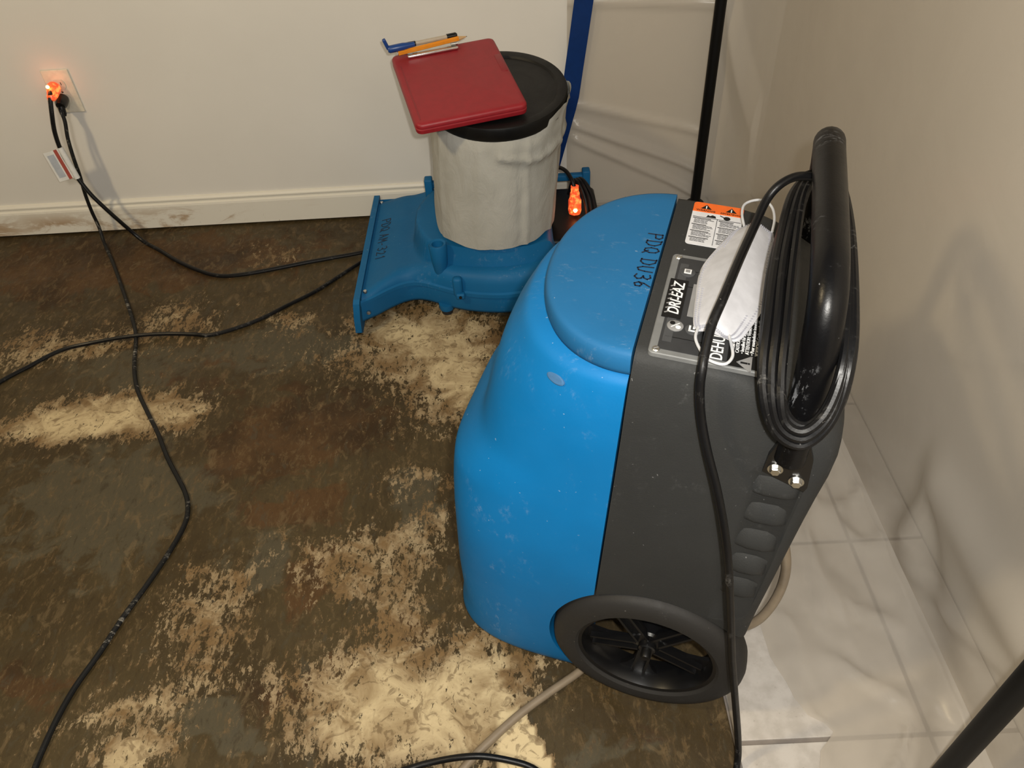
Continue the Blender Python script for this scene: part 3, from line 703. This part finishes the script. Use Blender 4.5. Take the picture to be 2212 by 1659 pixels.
# ------------------------------------------------------------------ dehumidifier
DO = Vector((0.168, 0.787, 0))
dh = empty('dehumidifier', DO, 'blue and charcoal wheeled dehumidifier with black tube handle and coiled cord', 'dehumidifier', (0, 0, math.radians(-18.5)))
def seam(z): return -.0265 + .0505 * z
def cub(tab, x):
    n_ = len(tab)
    if x <= tab[0][0]: return tab[0][1]
    if x >= tab[-1][0]: return tab[-1][1]
    def slope(i):
        if i == 0 or i == n_ - 1: return 0.0 if i else (tab[1][1] - tab[0][1]) / (tab[1][0] - tab[0][0])
        a_ = (tab[i][1] - tab[i - 1][1]) / (tab[i][0] - tab[i - 1][0]); b_ = (tab[i + 1][1] - tab[i][1]) / (tab[i + 1][0] - tab[i][0])
        return 0.0 if a_ * b_ <= 0 else 2 * a_ * b_ / (a_ + b_)
    for i in range(n_ - 1):
        if x <= tab[i + 1][0]:
            h_ = tab[i + 1][0] - tab[i][0]; t = (x - tab[i][0]) / h_; m0, m1 = slope(i) * h_, slope(i + 1) * h_
            return (2 * t ** 3 - 3 * t ** 2 + 1) * tab[i][1] + (t ** 3 - 2 * t ** 2 + t) * m0 + (-2 * t ** 3 + 3 * t ** 2) * tab[i + 1][1] + (t ** 3 - t ** 2) * m1
def sect(tab, z, k): return cub([(r[0], r[k]) for r in tab], z)
# front shell: (z, front reach, half width, exponent)
FZ = [(.004, .258), (.02, .268), (.05, .272), (.10, .262), (.20, .260), (.30, .256), (.38, .255), (.43, .251), (.46, .233), (.49, .211), (.52, .203), (.56, .194), (.60, .182), (.64, .162), (.665, .145), (.672, .12)]
WZ = [(.004, .182), (.02, .198), (.05, .207), (.12, .212), (.20, .2135), (.28, .2115), (.40, .2035), (.50, .1945), (.60, .1855), (.64, .181), (.66, .175), (.672, .150)]
NZ_ = [(.0, 3.6), (.05, 4.2), (.3, 4.6), (.42, 4.0), (.50, 3.2), (.6, 2.6), (.67, 2.3)]
FT = [(z, cub(FZ, z), cub(WZ, z), cub(NZ_, z)) for z in [.004, .009, .014, .02, .03, .04, .05, .07, .10, .15, .20, .25, .30, .34, .38] + [.40 + .01 * i for i in range(25)] + [.646, .652, .658, .664, .668, .672]]
def front_ring(z, F, W_, n, N=64):
    s = seam(z) - .0012; R = []
    for k in range(N + 1):
        t = -math.pi / 2 + math.pi * k / N; c, s_ = max(0, math.cos(t)), math.sin(t)
        R.append(Vector((s - (F + s) * c ** (2 / n), W_ * math.copysign(abs(s_) ** (2 / n), s_), z)))
    return R
vs, fs = loft([front_ring(*r) for r in FT])
fshell = link('front_shell', mesh('front_shell', vs, fs, 60), 'blue', dh)
# rear shell
RT = [(.10, .135, .150, 8), (.125, .165, .180, 8), (.155, .190, .203, 9), (.19, .205, .2125, 11), (.28, .212, .2125, 11), (.40, .224, .2035, 12), (.50, .236, .1930, 12), (.585, .246, .1865, 12), (.612, .245, .1845, 10), (.640, .230, .182, 9), (.662, .203, .1795, 8), (.682, .172, .175, 8), (.693, .152, .170, 7), (.699, .140, .163, 6)]
def ztop(u): return .7005 - .055 * u
def rear_ring(z, Rr, W_, n, N=72):
    s = seam(z) + .0012; R = []
    for k in range(N + 1):
        t = -math.pi / 2 + math.pi * k / N; c, s_ = max(0, math.cos(t)), math.sin(t)
        u = s + (Rr - s) * c ** (2 / n)
        zz = z - .055 * max(0, u) * max(0, min(1, (z - .60) / .08))
        R.append(Vector((u, W_ * math.copysign(abs(s_) ** (2 / n), s_), zz)))
    return R
zs = [.10, .112, .125, .14, .155, .172, .19, .22, .25, .28, .31, .34, .37, .40, .44, .48, .52, .555, .585, .60, .615, .628, .64, .651, .662, .672, .682, .688, .693, .696, .699, .7005]
vs, fs = loft([rear_ring(z, sect(RT, z, 1), sect(RT, z, 2) - (.008 if z > .7 else 0), sect(RT, z, 3)) for z in zs])
rshell = link('rear_shell', mesh('rear_shell', vs, fs, 60), 'grey', dh)
# wheel wells and rear corner pocket
def cyl_cut(v0, v1):
    return Geo().lathe([(.1515, v0), (.1515, v1)], 96, 'y', (.070, 0, .144)).build('cut', None, dh)
boolean(fshell, [cyl_cut(-.30, -.140), cyl_cut(.140, .30)])
pk = []; WR = [(r[0], r[2]) for r in RT]
for sg in (-1, 1):
    g = Geo(); poly = [(.166, .555), (.214, .555), (.194, .295), (.158, .295)]
    vs = [(u, sg * (cub(WR, z) - .0075), z) for u, z in poly] + [(u + (.016 if u > .18 else -.030), sg * (cub(WR, z) + .010), z + (.030 if z > .4 else -.034)) for u, z in poly]
    g.add(vs, [(0, 1, 2, 3), (4, 5, 6, 7), (0, 1, 5, 4), (1, 2, 6, 5), (2, 3, 7, 6), (3, 0, 4, 7)]); pk.append(g.build('cut', None, dh, smooth=0))
boolean(rshell, [cyl_cut(-.30, -.140), cyl_cut(.140, .30)] + pk)
for i in range(5):
    z = .536 - i * .0470; u0, u1 = .160 - i * .0018, .212 - i * .0040
    g = Geo(); vs = []; pr = [(.000, .024), (.003, .020), (.0062, .013), (.0080, .005), (.0082, -.001), (.0065, -.006), (.003, -.0095), (.000, -.012)]
    for u, f_ in ((u0 - .012, .05), (u0 + .002, .5), (u0 + .014, 1), (u1 - .014, 1), (u1 - .006, .55), (u1, .05)):
        for d_, dz in pr: vs.append((u, -(cub(WR, z + dz) - .0077 + d_ * f_), z + dz * (.75 + .25 * f_)))
    n = len(pr); g.add(vs, [(j * n + k, j * n + k + 1, (j + 1) * n + k + 1, (j + 1) * n + k) for j in range(5) for k in range(n - 1)] + [tuple(range(n)), tuple(range(5 * n, 6 * n))])
    ro = g.build('grip_rib', 'grey', rshell, smooth=60)
    if True: 
        o2 = bpy.data.objects.new('grip_rib', ro.data); COL.objects.link(o2); o2.parent = rshell; o2.scale = (1, -1, 1)
# D-shaped blue top cover
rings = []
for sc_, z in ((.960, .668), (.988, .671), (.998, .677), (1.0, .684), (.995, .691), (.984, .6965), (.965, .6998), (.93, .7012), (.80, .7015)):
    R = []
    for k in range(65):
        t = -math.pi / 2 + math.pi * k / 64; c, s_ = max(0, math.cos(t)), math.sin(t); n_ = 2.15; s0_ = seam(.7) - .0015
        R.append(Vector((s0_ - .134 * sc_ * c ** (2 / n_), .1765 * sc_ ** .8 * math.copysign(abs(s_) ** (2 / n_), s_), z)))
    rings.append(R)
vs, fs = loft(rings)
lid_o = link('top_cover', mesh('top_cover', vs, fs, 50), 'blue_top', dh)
hw = handwriting('handwriting', 'PDQ DU36', .0190, .0019, 'marker', lid_o, (-.0135, .062, .7018), (0, 0, math.radians(-90)), adv=.84)
hw['label'] = 'black marker letters'
# small oval wear mark / drain plug below the cover
Geo().lathe([(.0001, .003), (.014, .002), (.017, -.001), (.017, -.006)], 24).build('oval_plug', plain('plug_pale', (.055, .145, .29), .85, spec=.15), fshell, (-.080, -.1665, .638), (math.radians(62), math.radians(0), math.radians(-32))).scale = (.85, .36, .35)

# wheels
def wheel(v0, mirror, label):
    hub = (.070, v0, .1455)
    ty = Geo().lathe([(.104, .000), (.108, -.0035), (.122, -.0045), (.136, -.001), (.1425, .005), (.1455, .014), (.1460, .026), (.1455, .036), (.142, .045), (.134, .050), (.108, .052), (.104, .050)], 72, 'y', closed=True).build('wheel', 'rubber', dh, hub, label=label)
    if mirror: ty.rotation_euler = (0, 0, math.pi)
    Geo().lathe([(.1045, .001), (.1045, .050), (.099, .050), (.094, .034), (.094, .018), (.099, .003)], 64, 'y', closed=True).build('rim', 'blackgloss', ty)
    Geo().lathe([(.0001, .010), (.011, .010), (.013, .012), (.0135, .020), (.024, .022), (.027, .026), (.027, .044), (.0001, .044)], 32, 'y').build('hub', 'blackgloss', ty)
    Geo().lathe([(.0001, -.004), (.006, -.003), (.0075, 0), (.0075, .012)], 16, 'y').build('axle_end', 'black', ty)
    first = None
    for k in range(5):
        a = math.radians(90 + 72 * k + 6)
        if first is None:
            g = Geo(); pl = [(.018, -.010), (.060, -.012), (.078, -.020), (.0965, -.036), (.0965, .036), (.078, .020), (.060, .012), (.018, .010)]
            vs = [(p, .024, q_) for p, q_ in pl] + [(p, .030, q_) for p, q_ in pl]; n = len(pl)
            g.add(vs, [tuple(range(n)), tuple(range(n, 2 * n))] + [(i, (i + 1) % n, n + (i + 1) % n, n + i) for i in range(n)])
            for sg in (-1, 1):
                g.box((.052, .0205, sg * .009), (.072, .010, .004))
            first = g.build('spoke', 'blackgloss', ty, smooth=20); s_o = first
        else:
            s_o = bpy.data.objects.new('spoke', first.data); COL.objects.link(s_o); s_o.parent = ty
        s_o.rotation_euler = (0, a, 0)
    return ty
wheel(-.2200, False, 'near grey rubber wheel with black spoked rim')
wheel(.2200, True, 'far wheel behind the body')
Geo().lathe([(.0065, -.215), (.0065, .215)], 14, 'y').build('axle', 'black', dh, (.070, 0, .1455))

# tube handle with brackets
hp = [(.190, -.1900, .600), (.191, -.1880, .645), (.191, -.182, .700), (.189, -.176, .750), (.187, -.160, .788), (.185, -.125, .808), (.184, -.060, .812), (.183, .02, .812), (.182, .10, .811), (.183, .145, .806), (.186, .168, .785), (.189, .178, .750), (.191, .186, .690), (.190, .190, .600)]
hd = Geo().tube(hp, lambda t: .0185 if .08 < t < .92 else .0165, 20, 8).build('handle', 'handle', dh, label='scuffed black tube handle')
for sg in (-1, 1):
    poly = [(.166, .574), (.2145, .552), (.217, .560), (.214, .605), (.206, .628), (.204, .655), (.178, .655), (.176, .628), (.168, .600)]
    g = Geo(); vs = [(u, sg * .1850, z) for u, z in poly] + [(u, sg * .1915, z) for u, z in poly]; n = len(poly)
    g.add(vs, [tuple(range(n)), tuple(range(n, 2 * n))] + [(i, (i + 1) % n, n + (i + 1) % n, n + i) for i in range(n)])
    bk = g.build('bracket', 'blackgloss', hd, smooth=20)
for sg in (-1, 1):
    for (u, z) in ((.1785, .582), (.2035, .568)):
        g = Geo(); hx = [(.0062 * math.cos(math.radians(60 * k + 12)), .0062 * math.sin(math.radians(60 * k + 12))) for k in range(6)]
        g.lathe([(.0001, .0015), (.0085, .0015), (.0085, 0)], 20); g.prism(hx, .0015, .0065, .0012)
        g.build('bolt', 'steel', hd, (u, sg * .1916, z), (math.radians(90 * -sg), 0, 0), smooth=25)

# control panel on the sloping top
SL = math.atan(.055)
pn = bpy.data.objects.new('control_panel', slab_me := mesh('control_panel', *slab(.122, .192, .006, [(0, -.004), (0, .0008), (.0010, .0018)]), 30)); COL.objects.link(pn); pn.parent = dh
slab_me.materials.append(M['alu']); pn.location = (.084, -.071, ztop(.084) + .0008); pn.rotation_euler = (0, SL, 0)
# panel-local coordinates: x = u - .084, y = v + .071
def pb(name, c, d, mat, z=.0018, th=.0008, bev=.0, label=None):
    o = Geo().box((c[0], c[1], z + th / 2), (d[0], d[1], th), bev=bev).build(name, mat, pn, smooth=0)
    if label: o['label'] = label
    return o
pb('fascia', (-.014, 0), (.076, .176), 'fascia')
pb('fascia_strip', (-.0440, 0), (.010, .150), 'fascia2', .0022)
for y in (.062, .030, -.066): pb('fascia_line', (-.022, y), (.05, .0008), 'printblack', .0022)
for (x, y) in ((-.053, .089), (-.053, -.089)):
    so = Geo().lathe([(.0001, .0016), (.0036, .0012), (.0046, 0)], 14).build('panel_screw', 'steel', pn, (x, y, .0018))
    Geo().box((0, 0, .0016), (.0055, .0010, .0005), rot=(0, 0, .6)).build('slot', 'printgrey', so, smooth=0)
def button(x, y, kind):
    b_ = Geo().lathe([(.0092, 0), (.0092, .0012), (.0082, .0018), (.0001, .0018)], 24).build('button', 'printgrey' if kind == 'o' else 'fascia2', pn, (x, y, .0026))
    g = Geo()
    if kind == 's': g.box((0, 0, .0021), (.0085, .0085, .0006)); 
    elif kind == 'o':
        g.lathe([(.0001, .0003), (.003, .0003), (.003, 0)], 14, c=(.0035, -.003, .0018)); 
        g.ribbon([(-.004, -.004), (.004, .004)], .0010, .0018)
        Geo().lathe([(.0001, .0004), (.003, .0004), (.003, 0)], 14, c=(-.0035, .003, .0018)).build('symbol', 'printblack', b_, smooth=0)
    else: g.ribbon([(-.004, .004), (-.004, -.004), (.004, -.004), (.004, .004), (.0005, .004), (.0005, .0005)], .0022, .0018)
    g.build('symbol', 'printwhite', b_, smooth=0)
    if kind == 's': Geo().box((0, 0, .0026), (.0055, .0055, .0005)).build('symbol', 'printgrey', b_, smooth=0)
button(-.0385, .058, 's'); button(-.0385, -.0465, 'o'); button(-.0185, -.0475, 'g'); button(-.017, .058, 's')
lg = pb('logo_plate', (-.0455, .0035), (.0215, .0740), 'printblack', .0026, .0010, label='black maker plate with white lettering')
def ptext(nm, body, size, mat, parent, x, y, **kw): return text(nm, body, size, mat, parent, (x, y, kw.pop('z', .0037)), (0, 0, math.radians(90)), **kw)
lt_ = ptext('lettering', 'DRI-EAZ', .0185, 'printwhite', lg, -.0440, .0035, align='CENTER', shear=.2, sx=.88, bold=.00022)
g = Geo()
for i in range(7): g.ribbon([(-.0535 , -.026 + i * .0085), (-.0500, -.0235 + i * .0085)], .0016, .0036)
g.build('logo_strokes', 'printgrey', lg, smooth=0)
pb('display', (-.0195, .006), (.018, .062), 'printgrey', .0024, label='grey display window')
pb('name_bar', (.0115, -.030), (.020, .116), 'fascia', .0022)
ptext('lettering', 'DEHUMIDIFIER', .0190, 'printwhite', pn, .0112, -.0895, z=.0032, sx=.80, bold=.0001)
cp = pb('caution_label', (.040, -.010), (.036, .166), 'printblack', .0018, .0008, label='black caution label with white text')
tri = Geo(); tri.ribbon([(.033, -.086), (.047, -.074), (.047, -.098), (.033, -.086)], .0016, .0027)
tri.add([(.034, -.086, .0027), (.0465, -.0755, .0027), (.0465, -.0965, .0027)], [(0, 1, 2)])
tri.build('warning_triangle', 'printgrey', cp, smooth=0)
Geo().ribbon([(.037, -.086), (.0425, -.086)], .0024, .0030).ribbon([(.0445, -.086), (.0452, -.086)], .0022, .0030).build('exclamation_mark', 'printblack', cp, smooth=0)
for i, s in enumerate(('• Read owner\'s manual before use.', 'CAUTION: Check drain hose often.', '• Installed for a gain if absent.', 'ATTENTION: Vérifier le tuyau.', '• Pour manipulation immédiatement.', 'VORSICHT: Gerät regelmäßig reinigen.')):
    ptext('fine_print', s, .0058, 'printwhite', cp, .0262 + i * .0052, -.071, z=.0028, sx=.9)
# warning sticker, orange over white
st_ = Geo(); st_.add([], [])
WL = bpy.data.objects.new('warning_label', wl_me := mesh('warning_label', *slab(.066, .104, .005, [(0, 0), (0, .0006)]), 0)); COL.objects.link(WL); WL.parent = dh
wl_me.materials.append(M['labelwhite']); WL.location = (.066, .106, ztop(.066) + .0004); WL.rotation_euler = (0, SL, math.radians(0)); WL['label'] = 'white sticker with orange warning band'
g = Geo(); P = rrect(.066, .104, .005); P = [p for p in P if p[1] > .028]; P = sorted(P, key=lambda p: math.atan2(p[1] - .04, p[0]))
g.prism([(-.033, .028), (.033, .028)] + [p for p in rrect(.066, .104, .005) if p[1] > .03], .0006, .0009); g.build('orange_band', 'orange', WL, smooth=0)
for x in (-.016, .017):
    g = Geo(); g.add([(x - .0075, .036, .0010), (x + .0075, .036, .0010), (x, .0475, .0010)], [(0, 1, 2)]); g.build('warning_triangle', 'printblack', WL, smooth=0)
    Geo().ribbon([(x, .0395), (x, .0435)], .0014, .0010, .0003).ribbon([(x, .0375), (x, .0380)], .0014, .0010, .0003).build('exclamation_mark', 'printwhite', WL, smooth=0)
    text('lettering', 'WARNING' if x < 0 else 'ADVERTENCIA', .0052 if x < 0 else .0042, 'printblack', WL, (x, .0318, .0010), (0, 0, 0), align='CENTER')
g = Geo(); g.add([(-.014, .0165, .0008), (-.001, .0165, .0008), (-.002, .0215, .0008), (-.006, .0235, .0008), (-.009, .0205, .0008), (-.012, .0225, .0008)], [(0, 1, 2, 3, 4, 5)])
g.lathe([(.0001, .0003), (.0045, .0003), (.0045, 0)], 16, c=(.013, .0200, .0007)); g.ribbon([(.004, .0245), (.013, .0185)], .0012, .0008); g.build('pictogram', 'printblack', WL, smooth=0)
g = Geo(); g.ribbon([(-.031, .0145), (.031, .0145)], .0006, .0007); g.ribbon([(.001, .0135), (.001, -.048)], .0006, .0007)
rnd = random.Random(5)
for cx in (-.0300, .0035):
    y = .0115; k = 0
    while y > -.044:
        L = rnd.uniform(.017, .0265)
        x = cx + (.002 if k % 5 else 0)
        while x < cx + L:
            wl_ = rnd.uniform(.002, .0055); g.ribbon([(x, y), (min(x + wl_, cx + L + .001), y)], .00095 if k % 5 else .0014, .0007, .0002); x += wl_ + .0011
        y -= .0028 + (.0016 if k % 5 == 4 else 0); k += 1
g.build('fine_print', 'printblack', WL, smooth=0)

# drain hose: loop at the back, under the body, out over the floor
cs, sn = math.cos(math.radians(-18.5)), math.sin(math.radians(-18.5))
def toloc(p): q = Vector(p) - DO; return (q.x * cs + q.y * sn, -q.x * sn + q.y * cs, q.z)
hpts = [(.175, -.150, .470), (.205, -.160, .445), (.228, -.155, .372), (.237, -.143, .298), (.231, -.150, .249), (.216, -.158, .212), (.19, -.155, .175), (.150, -.125, .110), (.10, -.11, .045), (.04, -.12, .012)] + [toloc(p) for p in [(0.100,0.625,0.0075), (0.062,0.599,0.0075),(0.014,0.569,0.0075),(-0.033,0.537,0.0075),(-0.079,0.499,0.0075),(-0.118,0.462,0.0075),(-0.150,0.420,0.0075),(-.20,.34,.0075)]]
Geo().tube(hpts, .0068, 12, 7).build('drain_hose', 'hose', dh, label='beige drain hose')

# power cord: coil hung round the handle, tail over the top and down the side to the floor
g = Geo(); rnd = random.Random(11)
for i in range(6):
    j = lambda s=.0012: rnd.uniform(-s, s)
    o_ = (i % 3) * .0093; q_ = (i // 3) * .0093
    loop = [(.170 - o_ * .5, .120 + j(.006), .768 + q_ * .5), (.160 - o_ * .7 + j(), .05 + j(), .776 - q_ * .9), (.156 - o_ + j(), -.06 + j(), .772 - q_),
            (.156 - o_ + j(), -.150 + j(), .755 - q_), (.160 - o_ * .9 + j(), -.203 - q_ * .6, .718 - q_ * .6), (.172 - o_ * .4 + j(), -.216 - q_ * .8, .688 - o_ * .8 - q_ * .2),
            (.192 + o_ * .1 + j(), -.218 - q_ * .8, .682 - o_ * 1.1), (.208 + o_ * .4 + j(), -.207 - q_ * .6, .704 - o_ * .6), (.213 + o_ * .4 + j(), -.178 + j(), .742), (.212 + o_ * .3, -.10 + j(), .766 - q_ * .6), (.208 + o_ * .3, .02 + j(), .772 - q_ * .5), (.203 + j(), .11, .772 + q_ * .4), (.188, .140 + j(.004), .768 + q_ * .5)]
    loop.append(loop[0]); g.tube(loop, .0050, 9, 6, closed=True)
cd = g.build('cord_coil', 'cord', dh, label='coil of black power cord round the handle')
tail = [(.195, .075, .786), (.172, .070, .797), (.150, .060, .802), (.132, .046, .797), (.120, .033, .782), (.112, .002, .766), (.102, -.051, .756), (.092, -.117, .750), (.085, -.147, .735), (.083, -.171, .720), (.083, -.187, .708), (.084, -.195, .686), (.090, -.200, .651), (.102, -.210, .613), (.121, -.225, .565), (.138, -.240, .513), (.151, -.250, .458), (.165, -.255, .379), (.182, -.260, .278), (.204, -.265, .164), (.222, -.270, .070), (.230, -.285, .020), (.225, -.33, .006), (.18, -.42, .0055)]
tail += [toloc(p) for p in [(.12, .38, .006), (0.019,0.433,0.006), (-0.015,0.455,0.008),(-0.043,0.464,0.012),(-0.086,0.471,0.018),(-0.122,0.472,0.018),(-0.166,0.470,0.010),(-0.201,0.464,0.006),(-0.23,0.452,0.006), (-.30, .39, .006), (-.38, .28, .006)]]
Geo().tube(tail, .0051, 12, 7).build('power_cord', 'cord', dh, label='loose black cord hanging down the side')

# ------------------------------------------------------------------ face mask on the panel
MO = DO + Vector((.10 * cs, .10 * sn, .6975))
mk = empty('face_mask', MO, 'white folded face mask with ear loops lying on the control panel', 'face mask', (0, 0, math.radians(-18.5)))
# outline in mask-local coordinates (u - .10, v)
LE_ = crom([(-.001, .096, 0), (-.012, .082, 0), (-.024, .052, 0), (-.040, -.002, 0), (-.0395, -.060, 0), (-.036, -.108, 0), (-.030, -.122, 0)], 6)
RE_ = crom([(.039, .096, 0), (.041, .070, 0), (.043, -.006, 0), (.039, -.056, 0), (.024, -.108, 0), (.013, -.128, 0), (-.002, -.126, 0)], 6)
n = len(LE_); NJ = 20; rings = []
def mheight(s, j):
    w_ = math.sin(math.pi * min(1, max(0, s * .92 + .06))) ** .55
    rd = .46
    t = j / rd if j < rd else (1 - j) / (1 - rd)
    return .0055 + w_ * (.026 * (max(0, t) ** 1.15) + .0015 * math.sin(math.pi * t)) + .004 * math.sin(9 * s + 4 * j) * .25
for i in range(n):
    s = i / (n - 1)
    rings.append([Vector((LE_[i].x + (RE_[i].x - LE_[i].x) * j / NJ, LE_[i].y + (RE_[i].y - LE_[i].y) * j / NJ, mheight(s, j / NJ))) for j in range(NJ + 1)])
vs, fs = loft(rings, closed_ring=False, cap0=False, cap1=False); b = len(vs)
N2 = NJ + 1
vs += [v_ - Vector((0, 0, .0012)) for v_ in vs]; fs += [tuple(k + b for k in f) for f in fs]
edge = [k for k in range(N2)] + [i * N2 + NJ for i in range(1, n)] + [(n - 1) * N2 + k for k in range(NJ - 1, -1, -1)] + [i * N2 for i in range(n - 2, 0, -1)]
fs += [(edge[k], edge[(k + 1) % len(edge)], edge[(k + 1) % len(edge)] + b, edge[k] + b) for k in range(len(edge))]
link('mask_body', mesh('mask_body', vs, fs, 60), 'maskwhite', mk)
g = Geo()
for side_, inn in ((0, .045), (0, .11), (1, .05), (1, .12)):
    for i in range(2, n * 2 - 3):
        s = i / (2 * n - 2); i0 = min(n - 2, int(s * (n - 1))); fr = s * (n - 1) - i0
        a = LE_[i0].lerp(LE_[i0 + 1], fr); c = RE_[i0].lerp(RE_[i0 + 1], fr); jj = inn if side_ == 0 else 1 - inn
        if .35 < s < .62 and abs(inn) > .1: continue
        p = a.lerp(c, jj); g.box((p.x, p.y, mheight(s, jj) + .0006), (.0022, .0011, .0012), rot=(0, 0, .5 if side_ else -.5))
for s in (.035, .075, .925, .96):
    for q_ in range(3, 18): 
        i0 = min(n - 2, int(s * (n - 1))); p = LE_[i0].lerp(RE_[i0], q_ / 20); g.box((p.x, p.y, mheight(s, q_ / 20) + .0006), (.0011, .0022, .0012))
g.build('weld_stitches', 'maskdot', mk, smooth=0)
for pts in ([(.003, .094, .008), (-.003, .125, .010), (-.002, .150, .010), (.010, .164, .010), (.024, .165, .010), (.034, .148, .010), (.038, .120, .010), (.037, .094, .008)],
            [(-.029, -.114, .008), (-.030, -.138, .009), (-.022, -.158, .009), (-.012, -.171, .009), (.004, -.174, .009), (.011, -.160, .009), (.008, -.140, .009), (.003, -.120, .008)]):
    g = Geo().tube(pts, .0017, 8, 6)
    g.build('ear_loop', 'elastic', mk)
